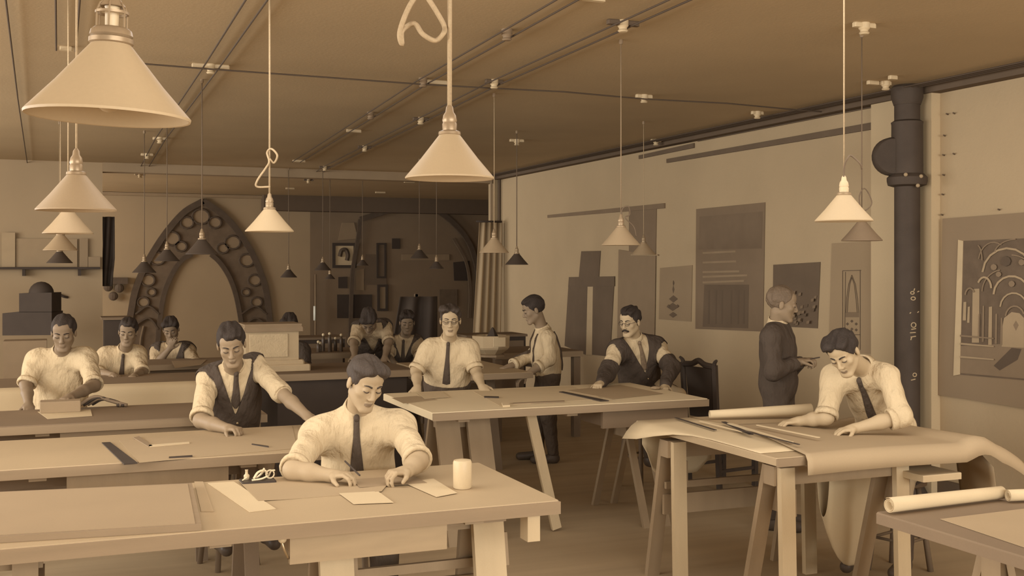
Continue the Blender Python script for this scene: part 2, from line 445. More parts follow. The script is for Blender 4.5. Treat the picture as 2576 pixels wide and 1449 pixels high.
bd = MB(); P = [at_z(u, v, HT) for u, v in ((-160, 1258), (483, 1228), (507, 1335), (-160, 1376))]
bd.poly([(p.x, p.y, HT + .0005) for p in P][::-1], (0, 0, .022))
DB = thing('drawing_board', 'large drawing board covered in pale paper on the front table at left', 'drawing board', (P[0] + P[2]) / 2)
part('board', bd, m_edge, DB)
pp = MB(); pp.poly([(p.x, p.y, HT + .0226) for p in [P[0] + Vector((.02, -.02, 0)), P[1] + Vector((-.02, -.02, 0)), P[2] + Vector((-.02, .02, 0)), P[3] + Vector((.02, .02, 0))]][::-1], (0, 0, .0015))
part('paper', pp, mat('board_paper', 158, var=.07, scale=3, grain=.05, rough=.85), DB)
flat('paper_strip', 'narrow upright strip of card beside the drawing board on the front table', 'paper', [(489, 1212), (511, 1212), (538, 1287), (506, 1287)], m=m_paper2, th=.003)
flat('straightedge', 'long pale slanting straightedge sheet on the front table', 'paper', [(523, 1216), (588, 1212), (694, 1280), (628, 1288)], m=m_paper, th=.003)
flat('drawing_sheet', 'wide curling sheet under the hands of the seated man in front', 'drawing', [(600, 1212), (1010, 1180), (960, 1238), (650, 1262)], m=m_paper2, lift=.001, curl=.004)
flat('paper', 'small pale card lying in front of the seated man', 'paper', [(853, 1241), (951, 1236), (990, 1264), (890, 1268)], m=m_paper, lift=.004)
flat('paper', 'pale rectangular sheet beside the white cylinder on the front table', 'paper', [(1016, 1214), (1090, 1204), (1150, 1240), (1098, 1250)], m=m_paper, lift=.004)
flat('toned_patch', 'toned patch lying under the seated man hands on the front table', 'drawing', [(885, 1206), (1040, 1196), (1075, 1215), (905, 1226)], m=m_paperd, lift=.005)  # thin patch of darker tone under the hands
c = at_z(1171, 1232, HT + .001)
cupm = mat('white_china', 210, var=.03, rough=.35)
CUP = thing('ink_pot', 'white cylindrical china pot standing on the right of the front table', 'pot', (c.x, c.y + .04, HT))
part('body', MB().lathe([(.036, .001), (.040, .006), (.041, .112), (.037, .122), (.034, .122), (.036, .110), (.036, .012), (.0001, .010)], n=28), cupm, CUP, 40, world=False)
part('lid', MB().lathe([(.0001, .108), (.0335, .108), (.0335, .121), (.02, .124), (.0001, .125)], n=28), cupm, CUP, 40, world=False)
# open tin of bright instruments left of the seated man
c = at_z(648, 1213, HT)
INS = thing('instrument_tray', 'dark tray of bright drawing instruments left of the seated man in front', 'instruments', (c.x, c.y, HT))
part('tray', MB().bevbox((-.075, -.05, 0), (.075, .05, .012), .004), m_black, INS, world=False)
rr = random.Random(5)
mat('bright_nickel', 235, rough=.3)
for k, L in enumerate([[(-.02, -.02, .02), (.0, -.01, .045), (.03, .0, .05), (.045, .01, .03)], [(.0, .02, .016), (.02, .0, .04), (.025, -.02, .062)], [(-.03, -.03, .016), (.01, -.035, .02), (.04, -.03, .03)], [(.05, .02, .016), (.06, .0, .045), (.075, -.01, .05)], [(-.07, -.02, .016), (-.05, -.025, .03)]]):
    part('compass', MB().tube(spline(L, 4), .0055 - .0006 * k, 6), MATS['bright_nickel'], INS, True, world=False)
part('ink_bottle', MB().lathe([(.012, .012), (.013, .03), (.006, .038), (.006, .052), (.008, .055), (.0001, .055)], (-.045, .02, 0), 12), cupm, INS, True, world=False)
part('ring', MB().tube([(.055 + .018*math.cos(t*math.pi/8), .0, .032 + .018*math.sin(t*math.pi/8)) for t in range(17)], .0035, 6), MATS['bright_nickel'], INS, True, world=False)

# second table
flat('straightedge', 'black straightedge lying slantwise on the second table', 'ruler', [(256, 1114), (277, 1113), (346, 1165), (312, 1168)], m=m_dark, th=.006)
flat('drawing_sheet', 'large pale sheet covering the right half of the second table', 'drawing', [(300, 1109), (735, 1072), (748, 1128), (350, 1164)], m=m_paper2, lift=.0012)
flat('set_square', 'thin set square lying left of the bent arm on the second table', 'set square', [(335, 1101), (350, 1098), (384, 1122), (374, 1124)], m=m_edge, lift=.004, th=.004)
flat('paper_strip', 'thin pale strip along the set square on the second table', 'paper', [(374, 1120), (475, 1112), (477, 1115), (376, 1124)], m=m_paper, lift=.004, th=.004)
flat('pencil', 'dark pencil lying at the right on the second table', 'pencil', [(633, 1118), (634, 1117), (676, 1123), (675, 1125)], m=m_black, lift=.004, th=.006)
flat('pencil', 'dark pencil near the front edge of the second table', 'pencil', [(425, 1152), (425, 1150), (484, 1146), (484, 1149)], m=m_dark, lift=.004, th=.006)

# centre table
flat('paper', 'sheet jutting out over the left corner of the centre table', 'paper', [(985, 1001), (1048, 996), (1100, 1005), (1015, 1015)], m=m_paper2, lift=.002)
flat('paper', 'bright sheet beside the hand of the spectacled man', 'paper', [(1050, 988), (1110, 984), (1130, 999), (1068, 1003)], m=m_paper, lift=.005)
flat('drawing_sheet', 'wide pale drawing across the middle of the centre table', 'drawing', [(1190, 985), (1440, 972), (1520, 1004), (1255, 1020)], m=m_paper, lift=.0015)
flat('drawing_sheet', 'toned drawing in front of the man with the moustache', 'drawing', [(1425, 982), (1560, 968), (1668, 990), (1540, 1004)], m=m_paper2, lift=.003)
flat('straightedge', 'black straightedge lying slantwise on the centre table', 'ruler', [(1406, 986), (1416, 985), (1532, 1008), (1510, 1009)], m=m_dark, lift=.005, th=.005)
flat('pencil', 'dark pencil lying left of the black straightedge on the centre table', 'pencil', [(1218, 1000), (1218, 997), (1255, 998), (1255, 1001)], m=m_dark, lift=.005, th=.006)
flat('batten_strip', 'long thin strip along the front edge of the centre table', 'ruler', [(1290, 1016), (1290, 1014), (1420, 1008), (1420, 1011)], m=m_edge, lift=.004, th=.005)
flat('eraser', 'small pale block near the front edge of the centre table', 'eraser', [(1262, 1014), (1280, 1013), (1283, 1021), (1265, 1022)], m=m_paper, lift=.006, th=.012)
c = at_z(1650, 980, HT)
BR = thing('crumpled_paper', 'crumpled paper scraps on the right end of the centre table', 'paper', (c.x, c.y, HT))
mbc = MB(); mbc.ball((0, 0, .014), .014, 10, 6, (3.2, 2.4, 1)); part('scrap', mbc, m_paperd, BR, world=False)
mbc = MB(); mbc.ball((.05, .01, .01), .010, 9, 5, (2.2, 2.0, 1)); part('scrap', mbc, m_paper2, BR, world=False)

# ---- right table: the large drawing and what lies on it
def sm(a, b, t):
    t = max(0, min(1, (t - a) / (b - a))); return t * t * (3 - 2 * t)
def big_sheet(a, b):
    # a along x (left to right), b from front to back
    x = 3.46 + a * (1.48 - .28 * b) + .30 * b
    y = 4.56 + b * 1.10
    z = HT + .009
    fr = sm(Y40 - .02, Y40 - .17, y)                      # falls over the front edge
    z -= .17 * fr
    y += .06 * fr
    ov = max(0, x - X41)                                   # the right end bellies out past the table and curls under
    z += .035 * math.sin(min(1, ov / .22) * math.pi) * (1 - .7 * b) - .9 * max(0, ov - .17) ** 1.5
    z += .006 * math.sin(5 * a + 2 * b)
    return (x, y, max(z, .66))
solo('drawing_sheet', MB().sheet(big_sheet, 36, 26, .002), m_paper2, 'very large drawing draped over the front and right end of the right table', 'drawing', smooth=True)
# rolled left end of the underlying sheet
def left_sheet(a, b):
    x = X40 - .13 * sm(.35, 1, b) + a * .50; y = 4.80 + b * 1.30
    z = HT + .003
    t = max(0, X40 - x)
    z -= .80 * t * t / .13
    return (x + .02 * b, y, z)
solo('drawing_sheet', MB().sheet(left_sheet, 16, 8, .002), m_paper, 'pale sheet curling over the left end of the right table', 'drawing', smooth=True)
# the paper hanging at the left rear and the long loop hanging below the right half
def hang_l(a, b):
    x = 3.36 + a * .50; y = Y41 - .04 + .0 * a
    zt = HT - .05
    low = .10 + .20 * sm(0, .2, a) - .08 * sm(.75, 1, a)
    return (x, y + .03 * math.sin(b * 2.0), zt - low * b)
solo('paper', MB().sheet(hang_l, 14, 10, .002), m_paper, 'pointed sheet hanging below the left rear of the right table', 'paper', smooth=True)
def loop(a, b):
    # b runs down, round the bottom and up again
    w = .36
    x = 4.06 + a * w
    ang = -math.pi * .06 + b * math.pi * 1.06
    y = 5.25 - .06 * math.cos(ang); z = .86 - .70 * (1 - .35 * abs(2 * a - 1.1) ** 2.2) * (math.sin(ang) ** .8 if math.sin(ang) > 0 else 0)
    return (x, y, z)
solo('drawing_roll', MB().sheet(loop, 10, 28, .002), m_paper, 'long loop of paper hanging below the right table', 'paper', smooth=True)
def tail(a, b):
    x = X41 + .40 - .16 * math.cos(a * 2.2) ; z0 = .80
    return (x + .05 * b, 4.66 + .55 * a, z0 - .30 * b + .10 * math.sin(a * math.pi))
solo('paper', MB().sheet(tail, 12, 8, .002), m_paper2, 'arched paper tail hanging past the right end of the right table', 'paper', smooth=True)
part('drawer_board', MB().bevbox((4.20, 4.60, .765), (4.46, 5.0, .80), .004), m_woodp, T4)
part('drawer_runner', MB().box((4.31, 4.9, .80), (4.35, 4.98, HT - .04)), m_wood, T4)

def roll(name, label, a, b, r, m, cat='paper roll', ends=True, r2=None):
    """a rolled sheet of paper: spiral section along a..b"""
    a, b = Vector(a), Vector(b); d = (b - a).normalized(); sx = d.cross(Vector((0, 0, 1))).normalized(); sz = sx.cross(d)
    def fn(i, j):
        t = j * 2.35 * 2 * math.pi
        rr = (r + ((r2 or r) - r) * i) * (.55 + .45 * j)
        return a.lerp(b, i) + sx * math.cos(t) * rr + sz * math.sin(t) * rr + Vector((0, 0, r + ((r2 or r) - r) * i))
    return solo(name, MB().sheet(fn, 4, 60, .0015), m, label, cat, smooth=True)
roll('paper_roll', 'thick pale roll of paper lying behind the hand on the right table', at_z(1785, 1052, HT + .012), at_z(2040, 1047, HT + .012), .024, m_paper, r2=.04)
sticks = [((1700, 1052), (1800, 1083), 8, 'dark', 'topmost'), ((1762, 1062), (1870, 1090), 7, 'pale', 'second'), ((1820, 1066), (1890, 1098), 12, 'dark', 'third'),
          ((1835, 1072), (1990, 1120), 14, 'pale', 'fourth'), ((1860, 1090), (2010, 1128), 6, 'dark', 'fifth'), ((1905, 1080), (2060, 1112), 8, 'pale', 'sixth')]
for i, (p0, p1, w, k, nth) in enumerate(sticks):
    a, b = at_z(*p0, HT + .012), at_z(*p1, HT + .012)
    a.z = b.z = HT + .0145 + .0045 * i
    solo('drawing_stick', MB().beam(a, b, w * .0022, .004), m_dark if k == 'dark' else m_paper,
         '%s narrow %s strip from the left among the strips on the right table' % (nth if nth != 'topmost' else 'first', k), 'ruler')

# lower right table: rolls and sheet
roll('paper_roll', 'long pale paper roll on the back edge of the lower right table', at_z(2236, 1291, HT + .004), at_z(2520, 1255, HT + .004), .030, m_paper, r2=.026)
roll('paper_roll', 'second pale roll cut by the right edge of the frame', at_z(2535, 1262, HT + .004), at_z(2690, 1255, HT + .004), .024, m_paper)
flat('drawing_sheet', 'pale sheet on the lower right table', 'drawing', [(2365, 1306), (2640, 1272), (2760, 1345), (2600, 1385)], m=m_paper2)

# ---- left back: papers and objects in front of the man in the smock
flat('paper', 'white sheet at the hands of the man in the smock', 'paper', [(95, 1036), (228, 1030), (232, 1046), (120, 1054)], m=m_paper, lift=.002)
cc = at_z(150, 1040, HT)
solo('box', MB().bevbox((cc.x - .12, cc.y + .02, HT + .004), (cc.x + .13, cc.y + .16, HT + .075), .005), m_paperd, 'small brown box in front of the man in the smock', 'box')
cc = at_z(245, 1026, HT)
BN = thing('leather_bundle', 'dark bundle of bent straps on the table of the man in the smock', 'bundle', (cc.x, cc.y, HT))
for k in range(4):
    pts = spline([(-.12 + .03*k, .02*k, .02), (-.02 + .02*k, .01, .075 - .006*k), (.08 + .02*k, .0, .045 - .006*k), (.19 - .02*k, -.03, .012)], 5)
    part('strap', MB().tube(pts, .012, 7), m_dark if k % 2 else m_dboard, BN, True, world=False)
# big sheet hanging over the front of the second left table
def hang2(a, b):
    x = -.9 + a * 2.25
    t = b * .62
    y = 9.64 - .02 - .12 * sm(.1, .6, t); z = HT - .0 - t * .95
    if t < .04: y = 9.64 + .3 * (.04 - t)
    return (x, y - .01, z)
solo('drawing_sheet', MB().sheet(hang2, 6, 12, .002), m_paper, 'large bright sheet hanging over the front of a table behind the waistcoat man', 'drawing', smooth=True)
flat('paper', 'tilted brown sheet before the man resting his chin', 'paper', [(432, 908), (520, 905), (505, 918), (440, 926)], m=m_paperd, lift=.002)

# ---- plaster pedestal on the bench
m_plast = mat('plaster_model', 190, var=.1, scale=8, grain=.08)
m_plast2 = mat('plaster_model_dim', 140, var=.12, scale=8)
P0 = at_d(615, 905, 10.4); P1 = at_d(735, 905, 10.4); zt = at_d(680, 812, 10.4).z
PD = thing('pedestal_model', 'pale plaster pedestal with a moulded cap and base on the dark bench', 'model', ((P0.x+P1.x)/2, P0.y + .25, HT))
wx = (P1.x - P0.x) / 2; zb_ = HT
y0 = min(P0.y, P1.y)
cx_ = (P0.x + P1.x) / 2
cy_ = 10.45
wx = .24
part('base', MB().bevbox((cx_ - wx - .05, cy_ - .24, zb_), (cx_ + wx + .10, cy_ + .24, zb_ + .06), .012), m_plast, PD)
part('plinth', MB().bevbox((cx_ - wx - .02, cy_ - .21, zb_ + .06), (cx_ + wx + .05, cy_ + .21, zb_ + .10), .015), m_plast, PD)
part('shaft', MB().box((cx_ - wx, cy_ - .18, zb_ + .10), (cx_ + wx, cy_ + .18, zt - .07)), m_plast, PD)
part('front_panel', MB().bevbox((cx_ - wx + .03, cy_ - .195, zb_ + .13), (cx_ + wx - .1, cy_ - .18, zt - .09), .004), mat('plaster_panel', 205, var=.12, scale=20, bump=.5, bscale=60), PD)
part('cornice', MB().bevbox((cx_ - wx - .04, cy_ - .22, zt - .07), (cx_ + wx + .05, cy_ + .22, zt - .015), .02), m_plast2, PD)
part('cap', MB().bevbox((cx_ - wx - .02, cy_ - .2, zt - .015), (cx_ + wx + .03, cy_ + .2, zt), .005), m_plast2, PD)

# octagonal plaster font on the far bench
c = at_d(1246, 893, 11.5)
c.z = .96
FN = thing('font_model', 'octagonal pale plaster font on the far bench under the curtain', 'model', (c.x, c.y + .12, c.z))
part('bowl', MB().lathe([(.10, .02), (.13, .04), (.19, .08), (.205, .10), (.21, .22), (.17, .22), (.15, .12), (.0001, .11)], n=8), m_plast, FN, world=False)
part('foot', MB().lathe([(.15, 0), (.15, .02), (.11, .03), (.0001, .03)], n=8), m_plast2, FN, world=False)
part('panel', MB().box((-.055, -.215, .115), (.075, -.196, .21)), m_paper, FN, world=False, label='bright front panel')
cap_ = at_d(1243, 838, 11.75)
solo('dark_cone', MB().lathe([(.11, .0), (.10, .03), (.015, .18), (.0001, .19)], (c.x + .02, c.y + .13, c.z + .115), 4), m_dark, 'small dark pyramid standing in the octagonal font', 'model')

# little bottles on the far bench, with glints painted as pale balls
rr = random.Random(3)
for k, (u, v) in enumerate([(798, 862), (806, 866), (818, 846), (829, 842), (834, 858), (852, 856), (861, 846), (899, 884), (843, 889)]):
    p = at_d(u, v, 12.5)
    nm = 'glass_bottle' if k < 7 else 'paper_scrap'
    h = max(.03, p.z - HT) if k < 7 else .02
    if k < 7:
        b = thing(nm, 'small bright bottle, number %d from the left of the glinting bottles on the far bench' % (k + 1) if False else
                  '%s of the small bright bottles from the left on the far bench' % ['first', 'second', 'third', 'fourth', 'fifth', 'sixth', 'seventh'][k], 'bottle', (p.x, 12.35 + .06 * (k % 3), HT), 0, 'bottles on the far bench')
        part('body', MB().lathe([(.018, 0), (.02, .005), (.02, h * .8), (.008, h), (.0001, h)], n=10), mat('dark_glass', 70, rough=.2), b, True, world=False)
        part('glint', MB().ball((0, 0, h + .012), .017, 8, 6), mat('painted_glint', 225), b, True, world=False)
# ------------------------------------------------------------------ things on the right wall
def ribbon(pts, w, th, face=Vector((0, -1, 0))):
    # a mitred flat bar along pts, th thick towards face
    mb = MB(); vs = []; n = len(pts)
    for i, p in enumerate(pts):
        d = (pts[min(i+1, n-1)] - pts[max(i-1, 0)]).normalized(); s = d.cross(face).normalized() * w / 2
        vs += [p - s, p + s, p + s + face * th, p - s + face * th]
    fs = [(3, 2, 1, 0), (4*n-4, 4*n-3, 4*n-2, 4*n-1)]
    for i in range(n - 1):
        for k in range(4): fs.append((4*i+k, 4*i+(k+1)%4, 4*i+4+(k+1)%4, 4*i+4+k))
    return mb.add(vs, fs)
def on_wall(px, off=0.0, X=XW):
    return [at_x(u, v, X - off) for u, v in px]
def wall_sheet(name, label, px, m, th=.006, off=.002, cat='drawing', X=XW):
    P = on_wall(px, off, X)
    P = [Vector((X - off, p.y, p.z)) for p in P]
    return solo(name, MB().poly(P, (-th, 0, 0)), m, label, cat)
m_print = mat('dark_print', 92, var=.2, scale=3, grain=.08)
m_print2 = mat('brown_print', 118, var=.16, scale=2.5, grain=.06)
m_print3 = mat('toned_print', 148, var=.1, scale=2.5, grain=.06)
m_line = mat('ink_line', 86, var=.1)
m_lineb = mat('light_line', 170, var=.1)

# battens and a wire
wall_sheet('wall_batten', 'long dark batten high on the right wall left of the pipe', [(1680, 400), (2208, 306), (2208, 324), (1680, 410)], m_print, .02, cat='batten')
wall_sheet('wall_batten', 'short dark batten just under the ceiling on the right wall', [(1610, 391), (1748, 360), (1748, 372), (1610, 400)], m_print, .02, cat='batten')
wall_sheet('wall_batten', 'lower brown batten above the hanging brown sheet on the right wall', [(1380, 541), (1674, 511), (1674, 524), (1380, 548)], m_print2, .02, cat='batten')
a, b = at_x(1755, 355, XW - .02), at_x(2200, 268, XW - .02)
solo('wall_wire', MB().tube([a, b], .006, 6), m_line, 'thin wire running above the long dark batten', 'wire')

# brown sheet hung from the lower batten
HS = thing('hanging_drawing', 'tall brown sheet hanging from the lower batten on the right wall', 'drawing', at_x(1605, 890, XW - .02))
P = on_wall([(1583, 524), (1652, 517), (1650, 642), (1583, 648)], .005); part('upper_sheet', MB().poly(P, (-.006, 0, 0)), m_print2, HS)
P = on_wall([(1557, 628), (1650, 642), (1646, 893), (1553, 885)], .012); part('lower_sheet', MB().poly(P, (-.006, 0, 0)), mat('brown_sheet', 136, var=.1), HS)
P = on_wall([(1588, 639), (1655, 640), (1655, 643), (1588, 643)], .022); part('rod', MB().poly(P, (-.008, 0, 0)), m_lineb, HS)

# dark hanging of two panels with a light centre band
VH = thing('dark_hanging', 'dark hanging of two panels with a light centre band on the right wall', 'hanging', at_x(1485, 890, XW - .02))
for nm, px, m_ in (('panel', [(1432, 697), (1479, 697), (1475, 893), (1421, 870)], m_print), ('panel', [(1493, 697), (1546, 695), (1535, 897), (1490, 892)], m_print),
                   ('top_panel', [(1463, 632), (1511, 631), (1507, 697), (1457, 697)], m_print), ('yoke', [(1432, 697), (1546, 695), (1546, 720), (1430, 722)], m_print),
                   ('centre_band', [(1479, 720), (1493, 720), (1490, 893), (1475, 893)], mat('light_band', 190))):
    off = .006 if nm != 'yoke' else .013
    part(nm, MB().poly(on_wall(px, off), (-.006, 0, 0)), m_, VH)

# small sheet with an ornament
OS = thing('drawing', 'small toned sheet with a pointed ornament on the right wall', 'drawing', at_x(1701, 808, XW - .01))
part('sheet', MB().poly(on_wall([(1661, 674), (1742, 667), (1739, 809), (1658, 803)], .004), (-.004, 0, 0)), m_print3, OS)
om = MB()
for k, (u, v, w, h) in enumerate([(1694, 728, 5, 20), (1694, 752, 22, 18), (1692, 772, 30, 20), (1693, 792, 20, 14), (1694, 712, 3, 14), (1682, 770, 8, 8), (1704, 770, 8, 8)]):
    q = [(u - w/2, v), (u, v - h/2), (u + w/2, v), (u, v + h/2)]
    part('ornament', MB().poly(on_wall(q, .009 + .001 * k), (-.002, 0, 0)), m_print, OS)

# large brown sheet
LS = thing('drawing', 'largest brown sheet with a dark lower panel on the right wall', 'drawing', at_x(1838, 830, XW - .01))
part('sheet', MB().poly(on_wall([(1752, 526), (1925, 509), (1920, 834), (1750, 827)], .004), (-.004, 0, 0)), m_print2, LS)
part('dark_panel', MB().poly(on_wall([(1772, 716), (1884, 716), (1882, 826), (1768, 822)], .0085), (-.002, 0, 0)), m_print, LS)
part('upper_tint', MB().poly(on_wall([(1760, 545), (1918, 532), (1916, 625), (1758, 628)], .0085), (-.0015, 0, 0)), mat('brown_tint', 108, var=.25, scale=3), LS)
for v0, v1, u1 in ((634, 630, 1850), (658, 655, 1852), (682, 680, 1860), (694, 690, 1880), (708, 704, 1872)):
    part('line', MB().poly(on_wall([(1768, v0), (u1, v1), (u1, v1 + 5), (1768, v0 + 5)], .0085), (-.002, 0, 0)), mat('pale_brown_line', 142), LS)
for u in (1782, 1800, 1815, 1838, 1856, 1870):
    part('stroke', MB().poly(on_wall([(u, 730), (u + 4, 730), (u + 3, 815), (u - 1, 815)], .0107), (-.0015, 0, 0)), m_line, LS)

# dark picture behind the man in the suit
DP = thing('drawing', 'dark square print behind the head of the man in the suit', 'drawing', at_x(2005, 826, XW - .01))
part('sheet', MB().poly(on_wall([(1946, 666), (2064, 659), (2057, 826), (1944, 820)], .004), (-.004, 0, 0)), m_print, DP)
rr = random.Random(8)
for k in range(26):
    u, v = rr.uniform(1985, 2048), rr.uniform(728, 812)
    part('motif', MB().poly(on_wall([(u, v), (u + 7, v - 2), (u + 6, v + 6), (u - 1, v + 7)], .0085 + .0012 * k), (-.001, 0, 0)), m_print2 if k % 4 else m_line, DP)

# pale sheet with the lancet window drawing
WS = thing('drawing', 'pale tall sheet with a pointed window drawn on it, left of the pipe', 'drawing', at_x(2145, 870, XW - .01))
part('sheet', MB().poly(on_wall([(2093, 612), (2206, 606), (2200, 890), (2085, 886)], .004), (-.004, 0, 0)), mat('pale_toned_sheet', 158, var=.08, scale=2), WS)
def wl_line(px, w, par, off=.0095, m=None, name='line'):
    P = [at_x(u, v, XW - off) for u, v in px]
    mb = MB()
    mb = ribbon(P, w, .002, Vector((-1, 0, 0)))
    part(name, mb, m or m_line, par)
for px in ([(2120, 681), (2120, 880)], [(2127, 684), (2125, 870)], [(2164, 680), (2164, 880)], [(2120, 681), (2166, 680)], [(2121, 842), (2164, 842)]):
    wl_line(px, .006, WS)
for s in (0, 6):
    wl_line([(2128 + s * .6, 786), (2130 + s * .6, 750), (2135 + s * .5, 715), (2143, 692 + s)], .006, WS)
    wl_line([(2160 - s * .6, 786), (2157 - s * .6, 750), (2152 - s * .5, 715), (2143, 692 + s)], .006, WS)
part('band', MB().poly(on_wall([(2125, 785), (2161, 785), (2161, 798), (2125, 798)], .0085), (-.001, 0, 0)), mat('sheet_band', 120), WS)
for u, v in ((2132, 815), (2143, 808), (2154, 815), (2132, 830), (2143, 828), (2154, 830)):
    part('quatrefoil', MB().poly(on_wall([(u - 4, v), (u, v - 4), (u + 4, v), (u, v + 4)], .0085), (-.001, 0, 0)), m_line, WS)

# big mounted picture at the right edge: a church interior on a brown mount
BP = thing('mounted_picture', 'large picture of a church nave on a brown mount at the right edge', 'picture', at_x(2480, 1000, XW - .02))
mount = [(2376, 550), (2640, 530), (2640, 1036), (2363, 993)]
part('mount', MB().poly(on_wall(mount, .004), (-.02, 0, 0)), mat('brown_mount', 138, var=.08, scale=2), BP)
part('backdrop', MB().poly(on_wall([(2422, 606), (2640, 597), (2640, 962), (2410, 942)], .0245), (-.003, 0, 0)), mat('nave_dark', 92, var=.3, scale=9, grain=.1), BP)
part('bevel', MB().poly(on_wall([(2412, 603), (2424, 606), (2416, 942), (2400, 945)], .0245), (-.008, 0, 0)), mat('cream_bevel', 205), BP, label='cream bevelled left edge')
m_n1, m_n2, m_n3 = mat('nave_light', 168), mat('nave_mid', 128), mat('nave_shadow', 76)
PIC = [0]
def pic(px, m, off, nm):
    PIC[0] += 1
    part(nm, MB().poly(on_wall(px, .0285 + .0004 * PIC[0]), (-.0012, 0, 0)), m, BP)
pic([(2415, 870), (2640, 860), (2640, 958), (2412, 938)], m_n2, .0285, 'painted_floor')
pic([(2520, 830), (2526, 800), (2545, 785), (2565, 788), (2576, 800), (2576, 875), (2520, 872)], m_n1, .0285, 'painted_window')
pic([(2549, 818), (2556, 806), (2563, 818), (2556, 832)], m_n2, .0302, 'painted_rosette')
pic([(2500, 920), (2530, 890), (2545, 875), (2570, 878), (2560, 905), (2515, 932)], m_n3, .0302, 'painted_stair')
for u, w, v0, v1, mm in ((2447, 17, 727, 862, m_n1), (2424, 7, 760, 806, m_n1), (2435, 5, 772, 812, m_n1), (2488, 8, 772, 868, m_n1), (2504, 5, 790, 865, m_n2), (2518, 4, 800, 868, m_n2), (2472, 4, 770, 860, m_n2), (2462, 3, 790, 850, m_n2)):
    pic([(u, v0), (u + w, v0 - 1), (u + w - 1, v1), (u - 2, v1)], mm, .0302, 'painted_pillar')
def arc(cx, cy, rx, ry, a0, a1, w, m, off=.0302, n=9):
    o, i = [], []
    for k in range(n):
        t = math.radians(a0 + (a1 - a0) * k / (n - 1))
        o.append((cx + rx * math.cos(t), cy - ry * math.sin(t))); i.append((cx + (rx - w) * math.cos(t), cy - (ry - w) * math.sin(t)))
    PIC[0] += 1; off = .0285 + .0004 * PIC[0]
    P = on_wall(o, off); Q = on_wall(i, off)
    mb = MB()
    for k in range(n - 1): mb.poly([P[k], P[k+1], Q[k+1], Q[k]], (-.0012, 0, 0))
    part('painted_arch', mb, m, BP)
arc(2535, 690, 66, 68, 10, 175, 5, m_n1); arc(2545, 742, 48, 50, 20, 178, 5, m_n1); arc(2550, 775, 36, 40, 20, 175, 4, m_n1); arc(2553, 800, 26, 32, 20, 170, 4, m_n2)
arc(2500, 660, 40, 52, 60, 170, 3, m_n2); arc(2525, 735, 56, 58, 100, 178, 3, m_n2); arc(2560, 640, 60, 40, 95, 170, 3, m_n2); arc(2545, 700, 60, 60, 20, 90, 3, m_n2); arc(2476, 725, 20, 30, 0, 150, 5, m_n1); arc(2440, 745, 14, 22, 30, 170, 4, m_n2); arc(2458, 655, 14, 40, 0, 80, 3, m_n2)
for u, v, r_ in ((2530, 657, 13), (2500, 672, 8), (2512, 690, 7), (2545, 714, 8), (2570, 660, 8)):
    pic([(u + r_ * math.cos(t * math.pi / 4), v + r_ * math.sin(t * math.pi / 4)) for t in range(8)], m_n3 if r_ > 8 else m_n2, .0302, 'painted_boss')
for v in (842, 862, 895): pic([(2415, v), (2500, v + 8), (2500, v + 11), (2415, v + 5)], m_n1 if v > 850 else m_n2, .0318, 'painted_rail')

# nails and pencil marks up the wall right of the pipe
for k, (u, v) in enumerate([(2385, 288), (2402, 286), (2378, 342), (2376, 391), (2402, 388), (2376, 441), (2374, 490), (2372, 541), (2515, 528)]):
    p = at_x(u, v, XW)
    solo('nail', MB().tube([p, p + Vector((-.03, -.012, .004))], .006, 6), m_line, '%s of the nails in the wall above the mounted picture, counted downward' % ['first', 'second', 'third', 'fourth', 'fifth', 'sixth', 'seventh', 'eighth', 'last'][k], 'nail', 'nails in the right wall')

# ------------------------------------------------------------------ stove pipe
pb = at_x(2282, 1070, XW - .22)
PX, PY = XW - .22, at_x(2282, 600, XW - .22).y
dpp = at_x(2282, 600, XW - .22)
dd = PX * SN + PY * CS
zz = lambda v: HC - (v - HY) / F * dd
rp = 31 / F * dd
m_pipe = mat('iron_pipe', 52, var=.25, scale=6, grain=.12, rough=.6, spec=.12)
PI_ = thing('iron_pipe', 'tall dark iron pipe running from ceiling down the right wall', 'pipe', (PX, PY, 0))
part('lower_pipe', MB().lathe([(rp, .0), (rp, zz(455))], (PX, PY, 0), 28), m_pipe, PI_, 40)
part('upper_pipe', MB().lathe([(rp * 1.0, zz(320)), (rp * 1.0, ZC - .0)], (PX, PY, 0), 28), m_pipe, PI_, 40)
part('sleeve', MB().lathe([(rp * 1.24, zz(440)), (rp * 1.22, zz(315)), (rp * 1.26, zz(308)), (rp * 1.0, zz(303))], (PX, PY, 0), 28), m_pipe, PI_, 40)
part('collar', MB().lathe([(rp * 1.1, zz(470)), (rp * 1.5, zz(466)), (rp * 1.58, zz(456)), (rp * 1.58, zz(447)), (rp * 1.3, zz(438)), (rp * 1.1, zz(436))], (PX, PY, 0), 28), m_pipe, PI_, 40)
part('ceiling_flange', MB().lathe([(rp * 1.05, ZC - .16), (rp * 1.25, ZC - .10), (rp * 1.25, ZC - .02), (rp * 1.05, ZC)], (PX, PY, 0), 28), m_pipe, PI_, 40)
part('foot', MB().lathe([(rp * 1.75, 0), (rp * 1.75, .03), (rp * 1.1, .16), (rp, .2)], (PX, PY, 0), 28), m_pipe, PI_, 40)
dv = Vector((-CS, SN, 0))      # sideways, to the left as seen
cdisc = Vector((PX, PY, zz(394))) + dv * rp * 1.25
part('elbow_disc', MB().lathe([(.0001, -.05), (.14, -.05), (.155, -.03), (.155, .03), (.14, .05), (.0001, .05)], cdisc, 28, axis=(-SN, -CS, 0)), m_pipe, PI_, 40)
for u, v in ((2262, 443), (2300, 447), (2292, 470)): 
    p = Vector((PX, PY, zz(v))) + Vector((CS, -SN, 0)) * ((u - 2282) / F * dd) + Vector((-SN, -CS, 0)) * rp * 1.5
    part('bolt', MB().ball(p, .016, 8, 6), mat('worn_bolt', 170), PI_)
